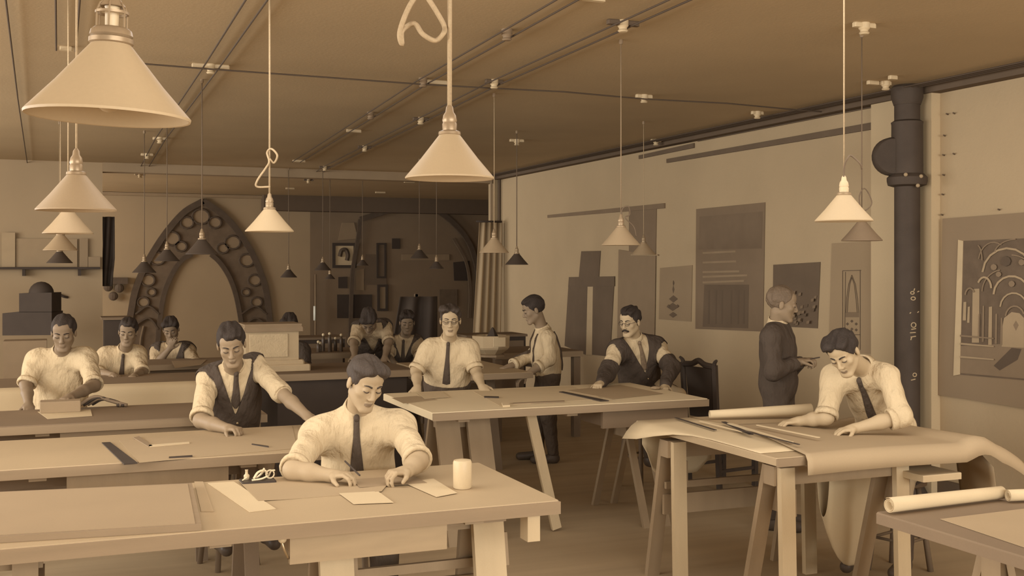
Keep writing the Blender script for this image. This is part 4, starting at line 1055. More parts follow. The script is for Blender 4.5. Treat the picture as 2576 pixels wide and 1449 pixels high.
# ------------------------------------------------------------------ people: smooth bodies grown from an implicit surface
def axis_pts(lo, hi, base, iv):
    out = [lo]; x = lo
    while x < hi:
        h = base
        for a, b, hh in iv:
            if a - hh <= x <= b: h = min(h, hh)
        x += h; out.append(x)
    return np.array(out, dtype=np.float32)
class Field:
    def __init__(s, lo, hi, base, fine=()):
        s.ax = [axis_pts(lo[i], hi[i], base, [(c[i] - r, c[i] + r, h) for c, r, h in fine]) for i in range(3)]
        s.base = base
        s.D = np.full([len(a) for a in s.ax], 1.0, dtype=np.float32)
    def sub(s, lo, hi):
        sl = []
        for i in range(3):
            a = int(np.searchsorted(s.ax[i], lo[i])); b = int(np.searchsorted(s.ax[i], hi[i]))
            if b <= a: return None
            sl.append(slice(a, b))
        X = s.ax[0][sl[0]][:, None, None]; Y = s.ax[1][sl[1]][None, :, None]; Z = s.ax[2][sl[2]][None, None, :]
        return tuple(sl), X, Y, Z
    def add(s, prims, k=.03, grow=0.0, minus=False):
        for p in prims:
            lo, hi = p.bounds(); e = k + grow + s.base * 2.5
            q = s.sub(lo - e, hi + e)
            if q is None: continue
            sl, X, Y, Z = q
            d = p.dist(X, Y, Z) - grow
            A = s.D[sl]
            if minus:
                h = np.maximum(k - np.abs(A + d), 0) / max(k, 1e-6)
                s.D[sl] = np.maximum(A, -d) + h * h * k * .25
            else:
                h = np.maximum(k - np.abs(A - d), 0) / max(k, 1e-6)
                s.D[sl] = np.minimum(A, d) - h * h * k * .25
        return s
    def grid(s): return s.ax[0][:, None, None], s.ax[1][None, :, None], s.ax[2][None, None, :]
    def cut(s, g): s.D = np.maximum(s.D, g).astype(np.float32); return s
    def sample(s, p):
        idx, w = [], []
        for i in range(3):
            a = s.ax[i]; x = min(max(p[i], a[0]), a[-1] - 1e-5)
            j = min(int(np.searchsorted(a, x, side='right')) - 1, len(a) - 2)
            idx.append(j); w.append((x - a[j]) / (a[j+1] - a[j]))
        v = 0.0
        for dx in (0, 1):
            for dy in (0, 1):
                for dz in (0, 1):
                    v += float(s.D[idx[0]+dx, idx[1]+dy, idx[2]+dz]) * (w[0] if dx else 1-w[0]) * (w[1] if dy else 1-w[1]) * (w[2] if dz else 1-w[2])
        return v
    def mesh(s):
        D = s.D; S = D < 0
        cnt = np.zeros([n - 1 for n in D.shape], dtype=np.uint8)
        sl = lambda o, n: slice(o, n - 1 + o)
        for dx in (0, 1):
            for dy in (0, 1):
                for dz in (0, 1):
                    cnt += S[sl(dx, D.shape[0]), sl(dy, D.shape[1]), sl(dz, D.shape[2])]
        I = np.argwhere((cnt > 0) & (cnt < 8))
        if len(I) == 0: return np.zeros((0, 3)), np.zeros((0, 4), int)
        acc = np.zeros((len(I), 3)); num = np.zeros(len(I))
        co = [(a, b, c) for a in (0, 1) for b in (0, 1) for c in (0, 1)]
        for a in co:
            for ax in range(3):
                if a[ax]: continue
                b = list(a); b[ax] = 1
                d0 = D[I[:,0]+a[0], I[:,1]+a[1], I[:,2]+a[2]]; d1 = D[I[:,0]+b[0], I[:,1]+b[1], I[:,2]+b[2]]
                m = (d0 < 0) != (d1 < 0)
                t = np.where(m, d0 / np.where(d0 == d1, 1, d0 - d1), 0)
                for i in range(3):
                    x = s.ax[i][I[:,i] + a[i]].astype(float)
                    if i == ax: x = x + t * (s.ax[i][I[:,i] + 1] - s.ax[i][I[:,i]])
                    acc[:, i] += np.where(m, x, 0)
                num += m
        V = acc / num[:, None]
        ids = np.full(cnt.shape, -1, dtype=np.int64); ids[I[:,0], I[:,1], I[:,2]] = np.arange(len(I))
        Q = []
        for ax in range(3):
            u, w = (ax + 1) % 3, (ax + 2) % 3
            n = list(D.shape); n[ax] -= 1
            A = S[tuple(slice(0, D.shape[i] - (1 if i == ax else 0)) for i in range(3))]
            B = S[tuple(slice(1 if i == ax else 0, D.shape[i]) for i in range(3))]
            E = np.argwhere(A != B)
            E = E[(E[:, u] > 0) & (E[:, w] > 0) & (E[:, u] < D.shape[u] - 1) & (E[:, w] < D.shape[w] - 1)]
            if len(E) == 0: continue
            fl = A[E[:,0], E[:,1], E[:,2]]
            def cell(du, dw):
                C = E.copy(); C[:, u] -= du; C[:, w] -= dw
                return ids[C[:,0], C[:,1], C[:,2]]
            q = np.stack([cell(1, 1), cell(0, 1), cell(0, 0), cell(1, 0)], 1)
            q[~fl] = q[~fl][:, ::-1]
            Q.append(q[(q >= 0).all(1)])
        return V, np.concatenate(Q)
class Cone:
    def __init__(s, a, b, ra, rb=None, cap=False):
        s.a, s.b = np.array(a, float), np.array(b, float); s.ra = ra; s.rb = ra if rb is None else rb; s.cap = cap
    def bounds(s):
        r = max(s.ra, s.rb); return np.minimum(s.a, s.b) - r, np.maximum(s.a, s.b) + r
    def dist(s, X, Y, Z):
        ba = s.b - s.a; L2 = max(1e-9, float(ba @ ba))
        px, py, pz = X - s.a[0], Y - s.a[1], Z - s.a[2]
        h = (px * ba[0] + py * ba[1] + pz * ba[2]) / L2
        t = np.clip(h, 0, 1)
        d = np.sqrt((px - t * ba[0])**2 + (py - t * ba[1])**2 + (pz - t * ba[2])**2) - (s.ra + t * (s.rb - s.ra))
        if s.cap: d = np.maximum(d, (h - 1) * math.sqrt(L2))
        return d
class Ell:
    def __init__(s, c, r, R=None):
        s.c = np.array(c, float); s.r = np.array(r, float); s.R = np.eye(3) if R is None else np.array(R, float)
    def bounds(s):
        e = np.sqrt(((s.R.T * s.r) ** 2).sum(1)); return s.c - e, s.c + e
    def dist(s, X, Y, Z):
        px, py, pz = X - s.c[0], Y - s.c[1], Z - s.c[2]
        k0 = k1 = 0
        for i in range(3):
            q = s.R[i,0] * px + s.R[i,1] * py + s.R[i,2] * pz
            k0 = k0 + (q / s.r[i])**2; k1 = k1 + (q / s.r[i]**2)**2
        k0 = np.sqrt(k0); k1 = np.sqrt(k1) + 1e-9
        return k0 * (k0 - 1) / k1
def unit(v): v = np.array(v, float); return v / max(1e-9, np.linalg.norm(v))
def head_axes(yaw, pitch, roll):
    y, p, r = map(math.radians, (yaw, pitch, roll))
    hx, hy, hz = np.array([1., 0, 0]), np.array([0, math.cos(p), math.sin(p)]), np.array([0, -math.sin(p), math.cos(p)])
    c, s_ = math.cos(r), math.sin(r); hx, hz = c * hx + s_ * hz, c * hz - s_ * hx
    Rz = np.array([[math.cos(y), -math.sin(y), 0], [math.sin(y), math.cos(y), 0], [0, 0, 1]])
    return np.stack([Rz @ hx, Rz @ hy, Rz @ hz])      # rows: right (seen from the front), back, up
def np_mesh(name, V, Q, mats, smooth=True):
    me = bpy.data.meshes.new(name)
    me.vertices.add(len(V)); me.vertices.foreach_set('co', np.asarray(V, dtype=np.float32).ravel())
    me.loops.add(len(Q) * 4); me.loops.foreach_set('vertex_index', np.asarray(Q, dtype=np.int32).ravel())
    me.polygons.add(len(Q)); me.polygons.foreach_set('loop_start', np.arange(0, len(Q) * 4, 4, dtype=np.int32))
    try: me.polygons.foreach_set('loop_total', np.full(len(Q), 4, dtype=np.int32))
    except Exception: pass
    for m in mats: me.materials.append(m)
    me.update(calc_edges=True)
    me.polygons.foreach_set('use_smooth', [True] * len(Q)); me.validate()
    return me
def relax(V, Q, n=1, lam=.5):
    for _ in range(n):
        acc = np.zeros_like(V); num = np.zeros(len(V))
        for i in range(4):
            a, b = Q[:, i], Q[:, (i + 1) % 4]
            np.add.at(acc, a, V[b]); np.add.at(num, a, 1); np.add.at(acc, b, V[a]); np.add.at(num, b, 1)
        V = V + lam * (acc / np.maximum(num, 1)[:, None] - V)
    return V

HEADP = [  # skull and face, in head axes (right, back, up), metres; the last number is the blend
    (Ell((0, .014, .038), (.074, .094, .080)), .02), (Ell((0, -.022, -.03), (.060, .066, .085)), .03),
    (Cone((-.046, .008, -.052), (-.018, -.066, -.100), .019), .02), (Cone((.046, .008, -.052), (.018, -.066, -.100), .019), .02),
    (Ell((0, -.072, -.101), (.021, .018, .017)), .015), (Ell((0, -.040, .052), (.060, .048, .045)), .02),
    (Ell((-.042, -.054, -.020), (.021, .020, .018)), .02), (Ell((.042, -.054, -.020), (.021, .020, .018)), .02)]
HEADM = [(Ell((-.031, -.103, .003), (.019, .020, .013)), .012), (Ell((.031, -.103, .003), (.019, .020, .013)), .012)]
HEADF = [(Cone((0, -.083, .016), (0, -.105, -.028), .0085, .0115), .010), (Ell((-.011, -.096, -.034), (.009, .011, .0075)), .008), (Ell((.011, -.096, -.034), (.009, .011, .0075)), .008),
    (Cone((-.012, -.085, .024), (-.044, -.071, .025), .0075, .006), .010), (Cone((.012, -.085, .024), (.044, -.071, .025), .0075, .006), .010),
    (Ell((-.031, -.077, .004), (.0155, .0125, .0125)), .005), (Ell((.031, -.077, .004), (.0155, .0125, .0125)), .005),
    (Ell((0, -.086, -.0615), (.022, .0095, .0055)), .006), (Ell((0, -.084, -.0725), (.019, .0095, .006)), .006),
    (Ell((-.077, .012, -.006), (.009, .018, .031)), .006), (Ell((.077, .012, -.006), (.009, .018, .031)), .006)]
def head_prims(c, R, sc):
    def tr(p):
        if isinstance(p, Cone): return Cone(c + R.T @ (p.a * sc), c + R.T @ (p.b * sc), p.ra * sc, p.rb * sc)
        return Ell(c + R.T @ (p.c * sc), p.r * sc, R)
    return [[(tr(p), k) for p, k in L] for L in (HEADP, HEADM, HEADF)]

def hand_prims(w, d, n, curl, side, sc=1.0, spread=1.0, grip=False):
    """palm and five fingers; w wrist, d direction of the hand, n back of the hand, side +1 puts the thumb on lat side"""
    d = unit(d); n = unit(np.array(n, float) - d * float(np.dot(n, d))); lat = np.cross(d, n) * side
    P = [(Ell(w + d * .048 * sc, np.array([.040, .015, .050]) * sc, np.stack([lat, n, d])), .015), (Cone(w, w + d * .03 * sc, .024 * sc, .022 * sc), .02)]
    for i, (off, ln) in enumerate(((.029, .070), (.010, .078), (-.009, .074), (-.027, .058))):
        p = w + (d * (.088 - .006 * abs(i - 1)) + lat * off) * sc; dr = unit(d + lat * off * 1.4 * spread); ang = 0
        prev = w + (d * .05 + lat * off * .8) * sc
        P.append((Cone(prev, p, .0105 * sc, .0095 * sc), .006))
        for j, fr in enumerate((.45, .31, .26)):
            ang += curl[min(j, len(curl) - 1)] * (1 + .08 * i)
            q = p + (dr * math.cos(ang) - n * math.sin(ang)) * ln * fr * sc
            P.append((Cone(p, q, (.0095 - .0008 * j) * sc, (.0090 - .0010 * j) * sc), .003)); p = q
    a = w + (d * .022 + lat * .026) * sc; b = a + unit(lat * .75 + d * .65 - n * .45) * .042 * sc; c_ = b + unit(lat * (.1 if grip else .35) + d * .8 - n * .55) * .034 * sc
    P += [(Cone(w + d * .02 * sc, a, .017 * sc, .016 * sc), .01), (Cone(a, b, .0145 * sc, .011 * sc), .006), (Cone(b, c_, .0105 * sc, .0085 * sc), .004)]
    return P

m_skin_cache = {}
def skin(r): return mat('skin_%d' % r, r, var=.06, scale=14, grain=.03, rough=.55)  # tone per person; darker ones put the shade on those faces into colour
def cloth_m(nm, r): return mat(nm, r, var=.07, scale=5, grain=.06, rough=.9, bump=.7, bscale=9, stretch=(1.6, 1.6, .8))
m_shirt = cloth_m('white_cotton', 208); m_shirt2 = cloth_m('dimmed_cotton', 178); m_vest = cloth_m('dark_wool', 52); m_trouser = cloth_m('trouser_wool', 66)  # second cotton is the white one, dimmed in colour for the far men
m_jacket = cloth_m('suit_wool', 54); m_tie = cloth_m('silk_tie', 58); m_hair = mat('dark_hair', 30, var=.35, scale=30, grain=.12, rough=.7, spec=.1, bump=.6, bscale=60, stretch=(3, 3, .7))
m_hairb = mat('brown_hair', 45, var=.35, scale=30, grain=.12, rough=.6, spec=.15, bump=.6, bscale=60, stretch=(3, 3, .7)); m_hairg = mat('grey_hair', 96, var=.3, scale=30, grain=.1, rough=.6, bump=.6, bscale=60)
m_shoe = mat('black_leather', 62, rough=.4); m_eye = mat('dark_eye', 60, rough=.3); m_lip = mat('lip', 120, var=.05)

def wrinkle(X, Y, Z, amp, seed=0):
    a = seed * 1.7
    n = np.sin(38 * X + 22 * Z + 2.2 * np.sin(19 * Y + 9 * Z + a) + a) * .5 + np.sin(55 * Z - 30 * X + 18 * Y + 1.8 * np.sin(23 * X + a)) * .35 + np.sin(70 * X - 45 * Z + 26 * Y + a * 2) * .2
    return amp * n

def person(name_label, J, head, base_d, s_skin=165, hair=None, shirt=None, cuff=('elbow', 'elbow'), vest=None, tie=None, tie_len=.30, trousers=None, seat=None,
           fine=.006, hands=None, moustache=False, specs=False, jacket=False, stand=True, feet=None, curl=((.5, .5, .4), (.5, .5, .4)), hn=(None, None), collar=True,
           guards=False, width=1.0, braces=False, open_v=None, hair_part=0.0, hair_kind='short', hair_vol=1.0, grey=False, shirt_hem=.02, lids=True, seed=0, suspend=None, hdir=(None, None), crotch=None, tie_m=None):
    u0, v0 = J['hip'][0], 0
    x0 = (u0 - CX) / F * base_d
    org = at_d(u0, HY, base_d); org.z = 0
    root = thing('person', name_label, 'person', org, -YAW)
    def L(j):
        u, v, d = j
        return np.array([(u - CX) / F * d - x0, d - base_d, HC - (v - HY) / F * d])
    K = {k: L(v) for k, v in J.items()}
    yaw, pitch, roll, hs = head
    R = head_axes(yaw, pitch, roll); hc = K['head']
    neck, hip = K['neck'], K['hip']; sl_, sr_ = K['sl'], K['sr']
    up = unit(neck - hip); lat = unit(sl_ - sr_); front = unit(np.cross(lat, up)); lat = unit(np.cross(up, front))
    T = np.stack([lat, front, up]); TL = float(np.linalg.norm(neck - hip))
    hl_w = 1.0 * width
    torso = [(Ell(hip + up * TL * .66, (.158 * hl_w, .105, TL * .335), T), .05), (Ell(hip + up * TL * .33, (.145 * hl_w, .100, .20), T), .06), (Ell(hip + up * .02, (.160 * hl_w, .110, .13), T), .06),
             (Cone(sr_ - up * .01, sl_ - up * .01, .050), .06), (Cone(neck - up * .03, sr_ * .75 + neck * .25, .048, .042), .05), (Cone(neck - up * .03, sl_ * .75 + neck * .25, .048, .042), .05)]
    nb = hc + R.T @ np.array([0, .022, -.055]) * hs
    neckp = [(Cone(neck - up * .03, nb, .058, .054), .03)]
    # legs
    hips = [hip - lat * .09, hip + lat * .09]
    fw = unit(np.array([front[0], front[1], 0]))
    legs = []
    knees, ankles = [], []
    for i, s in enumerate((-1, 1)):
        h = hips[i]
        if seat:
            kn = h + fw * .40 + lat * s * .05; kn[2] = h[2] - .05
            an = kn + fw * .02; an[2] = max(.10, kn[2] - .44)
        else:
            kn = h * .5 + 0; kn = np.array([h[0] + fw[0] * .03 + lat[0] * s * .015, h[1] + fw[1] * .03 + lat[1] * s * .015, h[2] * .53])
            an = np.array([h[0] - fw[0] * .02 + lat[0] * s * .03, h[1] - fw[1] * .02 + lat[1] * s * .03, .09])
            if feet: an = L(feet[i]); an[2] = .09; kn = (h * .48 + an * .52) + fw * .03
        legs += [(Cone(h, kn, .082, .056), .03), (Cone(kn, an, .055, .036), .03)]
        knees.append(kn); ankles.append(an)
    footp = []
    for an in ankles:
        toe = an + fw * .17; toe[2] = an[2] - .05
        footp += [(Cone(an - np.array([0, 0, .045]), toe, .036, .032), .02), (Cone(an, an - np.array([0, 0, .05]), .04), .02)]
    arms, hp = [], []
    for i, (s, e, w) in enumerate((('sr', 'er', 'wr'), ('sl', 'el', 'wl'))):
        S, E, W = K[s], K[e], K[w]
        arms += [(Cone(S, E, .050, .042), .03), (Cone(E, E * .55 + W * .45, .043, .040), .03), (Cone(E * .55 + W * .45, W, .040, .027), .02)]
        dr = unit(W - E) if hdir[i] is None else unit(L(hdir[i]) - W)
        n = np.array([0, 0, 1.]) if hn[i] is None else np.array(hn[i], float)
        if abs(float(np.dot(dr, unit(n)))) > .92: n = -fw + .3 * lat
        hp.append((hand_prims(W, dr, n, curl[i], 1 if i == 0 else -1), W + dr * .07))
    allp = np.array([p for p in K.values()] + ankles + knees + [hc])
    lo, hi = allp.min(0) - .26, allp.max(0) + .26; lo[2] = max(lo[2], -.02)
    lo[2] = 0.0
    fines = [(hc, .135 * hs, fine)] + [(c, .105, fine * 1.05) for _, c in hp]
    B = Field(lo, hi, max(.016, fine * 2.4), fines)
    for p, k in torso + neckp + legs + footp + arms: B.add([p], k)
    A_, M_, F_ = head_prims(hc, R, hs)
    for p, k in A_: B.add([p], k)
    for p, k in M_: B.add([p], k, minus=True)
    for p, k in F_: B.add([p], k)
    for P, _ in hp:
        for p, k in P: B.add([p], k)
    V, Q = B.mesh()
    V = relax(V, Q, 1, .35)
    ms = skin(s_skin)
    me = np_mesh('body', V, Q, [ms, m_lip])
    q = (V - hc) @ R.T / hs
    lipv = (np.abs(q[:, 0]) < .021) & (q[:, 2] < -.0575) & (q[:, 2] > -.077) & (q[:, 1] < -.078)
    me.polygons.foreach_set('material_index', lipv[Q].all(1).astype(np.int32))
    bo = bpy.data.objects.new('body', me); COL.objects.link(bo); bo.parent = root
    def child(nm, V, Q, m, par=root, label=None):
        o = bpy.data.objects.new(nm, np_mesh(nm, V, Q, m if isinstance(m, list) else [m])); COL.objects.link(o); o.parent = par
        return props(o, label)
    def mbchild(nm, mb, m, par=root, smooth=True): return part(nm, mb, m, par, smooth, world=False)
    # ---- shirt (or jacket)
    res = max(.0085, fine * 1.35)
    sp = []; cuffs = []
    for i, (s, e, w) in enumerate((('sr', 'er', 'wr'), ('sl', 'el', 'wl'))):
        S, E, W = K[s], K[e], K[w]
        cf = cuff[i]
        gl = .018 if not jacket else .02
        if cf == 'elbow':
            q = S + (E - S) * .97
            sp += [(Cone(S - up * .01, S * .5 + q * .5, .054, .060), .11), (Cone(S * .5 + q * .5, q, .062, .060, True), .02)]
            cuffs.append((q, unit(E - S), .061))
        elif cf == 'wrist':
            q = E + (W - E) * .93
            sp += [(Cone(S, E, .060, .056), .04), (Cone(E, q, .060, .044, True), .03)]
            cuffs.append((q, unit(W - E), .045))
        else:     # a fraction along the upper arm (<1) or forearm (>1)
            if cf <= 1:
                q = S + (E - S) * cf; sp += [(Cone(S, q, .060, .062, True), .03)]; cuffs.append((q, unit(E - S), .063))
            else:
                q = E + (W - E) * (cf - 1); sp += [(Cone(S, E, .060, .057), .04), (Cone(E, q, .057, .054, True), .03)]; cuffs.append((q, unit(W - E), .055))
    C = Field(lo, hi, res)
    for p, k in torso: C.add([p], k, grow=.013 if not jacket else .024)
    if not jacket: C.add([Ell(hip + up * TL * .36, (.158 * hl_w, .118, .20), T)], .06, grow=.012)
    for p, k in sp: C.add([p], k, grow=0.0 if not jacket else .006)
    X, Y, Z = C.grid()
    C.D += wrinkle(X, Y, Z, .0035 if not jacket else .004, seed)
    hem = hip + up * TL * shirt_hem
    C.cut(-((X - hem[0]) * up[0] + (Y - hem[1]) * up[1] + (Z - hem[2]) * up[2]))
    # open the neck
    C.add([Cone(neck - up * .02, nb, .050, .050)], .01, minus=True)
    V, Q = C.mesh(); V = relax(V, Q, 1, .4)
    child('jacket' if jacket else 'shirt', V, Q, shirt or m_shirt)
    for (q, d, r) in cuffs:
        if jacket or guards: continue
        mbchild('cuff', MB().lathe([(r - .012, -.035), (r + .004, -.035), (r + .009, -.015), (r + .008, .004), (r - .006, .006), (r - .012, -.035)], q, 18, axis=d), shirt or m_shirt)
    if collar:
        ax_ = unit(nb - neck + np.array([0, 0, .0]))
        c0 = neck + ax_ * (-.012 if not jacket else .010)
        mbchild('collar', MB().lathe([(.060, .0), (.080, -.004), (.071, .032), (.065, .056), (.060, .056), (.056, .030), (.060, .0)], c0 + ax_ * .004, 24, axis=ax_), m_shirt if not (shirt is not None and not jacket) else shirt)
    # ---- on the front of the chest
    def on_front(c, a, off, fld):
        p0 = hip + up * c + lat * a
        prev = None
        for t in np.arange(.34, -.10, -.008):
            p = p0 + front * t
            d = fld.sample(p)
            if d < off: return p + front * max(0.0, off - d)
        return p0 + front * .1
    fields = C
    if vest is not None:
        W_ = Field(lo, hi, res)
        W_.D = (C.D - .011).astype(np.float32)
        X, Y, Z = W_.grid()
        for S, E, W in ((K['sr'], K['er'], K['wr']), (K['sl'], K['el'], K['wl'])):
            a0 = S + (E - S) * .10 + (S - (sl_ + sr_) / 2) * .10
            W_.add([Cone(a0, E, .078, .095), Cone(E, W, .095, .06)], .01, minus=True)
        dx, dy, dz = X - hip[0], Y - hip[1], Z - hip[2]
        cu = dx * up[0] + dy * up[1] + dz * up[2]; cl = dx * lat[0] + dy * lat[1] + dz * lat[2]; cf_ = dx * front[0] + dy * front[1] + dz * front[2]
        vb = TL * vest
        half = np.maximum((cu - vb) * (.085 / max(.05, TL * .96 - vb)), -.05)
        g = np.maximum(np.abs(cl) - half, -(cf_ + .01))       # negative inside the V
        W_.cut(-g); W_.cut(-(cu - TL * .0 + .02))
        W_.add([Cone(neck - up * .05, nb, .066, .066)], .01, minus=True)
        V, Q = W_.mesh(); V = relax(V, Q, 1, .4)
        vo = child('waistcoat', V, Q, m_vest)
        for kk in range(3):
            p = on_front(vb - .05 - .085 * kk, 0.012, .004, W_)
            mbchild('button', MB().ball(p, .0085, 8, 6), m_metal, vo)
    if tie is not None:
        mb = MB(); n = 14; rows_ = []
        top = TL * 1.0
        for i in range(n + 1):
            t = i / n; c = top - tie_len * t
            w = (.010 + .004 * (t < .12)) if t < .13 else .012 + (tie - .012) * min(1, (t - .13) / .72)
            if i == n: w *= .25
            row = []
            for j in (-1, -.5, 0, .5, 1):
                p = on_front(c, j * w, .006 + .004 * (1 - abs(j)) + (.006 if t < .12 else 0), C); row.append(p)
            rows_.append(row)
        # keep the strip smooth and close to the chest
        A = np.array(rows_)
        for _ in range(3): A[1:-1] = A[1:-1] * .5 + (A[:-2] + A[2:]) * .25
        m5 = 5
        vs = [tuple(p) for row in A for p in row]; fs = []
        for i in range(n):
            for j in range(4): fs.append((i*m5+j, (i+1)*m5+j, (i+1)*m5+j+1, i*m5+j+1))
        back = [tuple(p - front * .006) for row in A for p in row]; o = len(vs)
        fs += [tuple(o + x for x in f[::-1]) for f in fs]
        for i in range(n): fs += [(i*m5, o+i*m5, o+(i+1)*m5, (i+1)*m5), ((i+1)*m5+4, o+(i+1)*m5+4, o+i*m5+4, i*m5+4)]
        mb.add(vs + back, fs)
        to = mbchild('necktie', mb, tie_m or m_tie)
        kp = on_front(top + .004, 0, .012, C)
        mbchild('knot', MB().ball(kp, .017, 10, 7, (.9, .8, 1.1)), tie_m or m_tie, to)
    if braces:
        for s in (-1, 1):
            for nm, fr in (('brace', 1), ('brace', -1)):
                pts = []
                for t in np.linspace(0, 1, 9):
                    c = TL * (.98 - .9 * t); p0 = hip + up * c + lat * s * (.085 - .02 * t)
                    for tt in np.arange(.34, -.05, -.01):
                        p = p0 + front * fr * tt
                        if C.sample(p) < .004: break
                    pts.append(p)
                mb = MB()
                for a, b in zip(pts, pts[1:]): mb.beam(a, b, .03, .006, up=tuple(lat))
                mbchild('brace', mb, m_trouser, smooth=False)
    # ---- trousers and shoes
    Tt = Field(lo, hi, max(.014, res))
    Tt.add([Ell(hip + up * .015, (.165 * width, .115, .12), T)], .03, grow=.012)
    for p, k in legs: Tt.add([p], k, grow=.018)
    X, Y, Z = Tt.grid(); Tt.D += wrinkle(X, Y, Z, .004, seed + 5)
    wz = hip + up * .085
    Tt.cut((X - wz[0]) * up[0] + (Y - wz[1]) * up[1] + (Z - wz[2]) * up[2])
    Tt.cut(np.broadcast_to(.075 - Z, Tt.D.shape))
    V, Q = Tt.mesh(); child('trousers', V, Q, trousers or m_trouser)
    for i in range(2):
        an = ankles[i]; toe = an + fw * .19; toe[2] = an[2] - .052
        Sh = Field(np.minimum(an, toe) - .09, np.maximum(an, toe) + .09, .012)
        Sh.add([Cone(an - fw * .02 - np.array([0, 0, .045]), toe, .044, .038)], .02); Sh.add([Cone(an + np.array([0, 0, .02]), an - np.array([0, 0, .045]), .048)], .02)
        X, Y, Z = Sh.grid(); Sh.cut(np.broadcast_to((an[2] - .09) - Z, Sh.D.shape))
        V, Q = Sh.mesh(); child('shoe', V, Q, m_shoe)
    # ---- hair in head axes
    hm = hair or m_hair
    hr = .0048 if fine <= .006 else .008
    H = Field((-.12, -.13, -.13), (.12, .14, .17), hr)
    hv = hair_vol
    H.add([Ell((0, .018, .042), (.079 + .006 * hv, .099 + .005 * hv, .084 + .008 * hv))], .01)
    if hair_kind == 'sweep':     # brushed up from the forehead on either side of a parting
        H.add([Ell((-.034, -.055, .098), (.042, .048, .026)), Ell((.040, -.045, .092), (.036, .048, .028)), Ell((-.055, -.01, .085), (.035, .06, .04))], .02)
    if hair_kind == 'mop':
        H.add([Ell((-.03, -.05, .085), (.055, .05, .04)), Ell((.04, -.04, .085), (.05, .055, .04)), Ell((0, .03, .10), (.07, .08, .04))], .02)
    if hair_kind == 'short':
        H.add([Ell((.012, -.048, .094), (.055, .044, .024)), Ell((0, .01, .105), (.065, .075, .028))], .02)
    X, Y, Z = H.grid()
    H.D += .0025 * np.sin(90 * X + 40 * Y + 3 * np.sin(30 * Z)) + .0018 * np.sin(160 * X - 60 * Z)
    fy = np.clip((Y + .075) / .075, 0, 1)
    line = np.where(Y < 0.0, .070 * (1 - fy) + (-.012) * fy, -.012 - np.clip(Y / .03, 0, 1) * .05)
    if grey: line = line + np.where(Y < .0, .012, 0)
    side = np.clip((np.abs(X) - .045) / .03, 0, 1)
    line = line - np.where(Y < 0, .016 * side * (1 - fy), 0)
    if hair_kind == 'fall': line = np.where(Y < -.02, .035 - .02 * np.abs(np.sin(26 * X)), line)
    if hair_kind == 'peak': line = line - np.where(Y < -.03, .03 * np.clip(1 - np.abs(X - .01) / .022, 0, 1), 0)
    if hair_kind == 'sweep' and hair_part is not None: line = line + np.where(Y < -.02, .020 * np.exp(-((X - hair_part) / .018) ** 2) - .012 * np.clip((np.abs(X - hair_part) - .03) / .03, 0, 1), 0)
    H.cut(line - Z + 0 * X)
    H.add([Ell((-.083, .008, -.010), (.016, .021, .034)), Ell((.083, .008, -.010), (.016, .021, .034))], .004, minus=True)
    if hair_part is not None:
        H.add([Cone((hair_part, -.10, .105), (hair_part * .8, .04, .150), .007 if hair_kind != 'sweep' else .011)], .008, minus=True)
    V, Q = H.mesh(); V = relax(V, Q, 1, .3); V = hc + (V * hs) @ R
    child('hair', V, Q, hm)
    hw = lambda p: hc + R.T @ (np.array(p) * hs)
    for s in (-1, 1):
        mbchild('eyebrow', MB().tube([hw((s*.013, -.0925, .024)), hw((s*.030, -.0885, .030)), hw((s*.046, -.073, .026))], .0045 * hs, 6, .003), hm)
        # lowered lid with the lash line, and the sliver of eye under it
        mbchild('eye', MB().tube([hw((s*.0185, -.0835, .000)), hw((s*.025, -.0885, -.0028)), hw((s*.032, -.0892, -.0036)), hw((s*.039, -.0865, -.0022)), hw((s*.0445, -.0800, .0010))], .0030 * hs, 6), m_eye)
    if moustache:
        mbchild('moustache', MB().tube([hw((-.030, -.080, -.064)), hw((-.018, -.092, -.055)), hw((0, -.0975, -.050)), hw((.018, -.092, -.055)), hw((.030, -.080, -.064))], .0075 * hs, 7), hm)
    if specs:
        g = MB()
        for s in (-1, 1):
            g.tube([hw((s*.032 + .020*math.cos(t*math.pi/8), -.101 + .006 * abs(math.cos(t*math.pi/8) * s + .3), .002 + .016*math.sin(t*math.pi/8))) for t in range(17)], .0016 * hs, 5)
            g.tube([hw((s*.052, -.097, .006)), hw((s*.074, -.05, .008)), hw((s*.082, .005, .010))], .0014 * hs, 5)
        g.tube([hw((-.012, -.102, .006)), hw((0, -.108, .011)), hw((.012, -.102, .006))], .0016 * hs, 5)
        mbchild('spectacles', g, m_dark)
    if guards:
        for i, (s, e, w) in enumerate((('sr', 'er', 'wr'), ('sl', 'el', 'wl'))):
            S, E, W = K[s], K[e], K[w]
            G = Field(np.minimum(np.minimum(S, E), W) - .1, np.maximum(np.maximum(S, E), W) + .1, .010)
            q0 = S + (E - S) * .68
            G.add([Cone(q0, E, .082, .074), Cone(E, E + (W - E) * .95, .074, .046)], .02)
            X, Y, Z = G.grid(); G.D += wrinkle(X, Y, Z, .004, i)
            dd_ = unit(E - S); G.cut(-((X - q0[0]) * dd_[0] + (Y - q0[1]) * dd_[1] + (Z - q0[2]) * dd_[2]))
            V, Q = G.mesh(); child('sleeve_guard', V, Q, m_vest)
    if seat:
        sp_ = org + Matrix.Rotation(-YAW, 3, 'Z') @ Vector((hip[0], hip[1], 0))
        stool(seat, sp_.x, sp_.y, float(hip[2]) - .105)
    return root, K, C

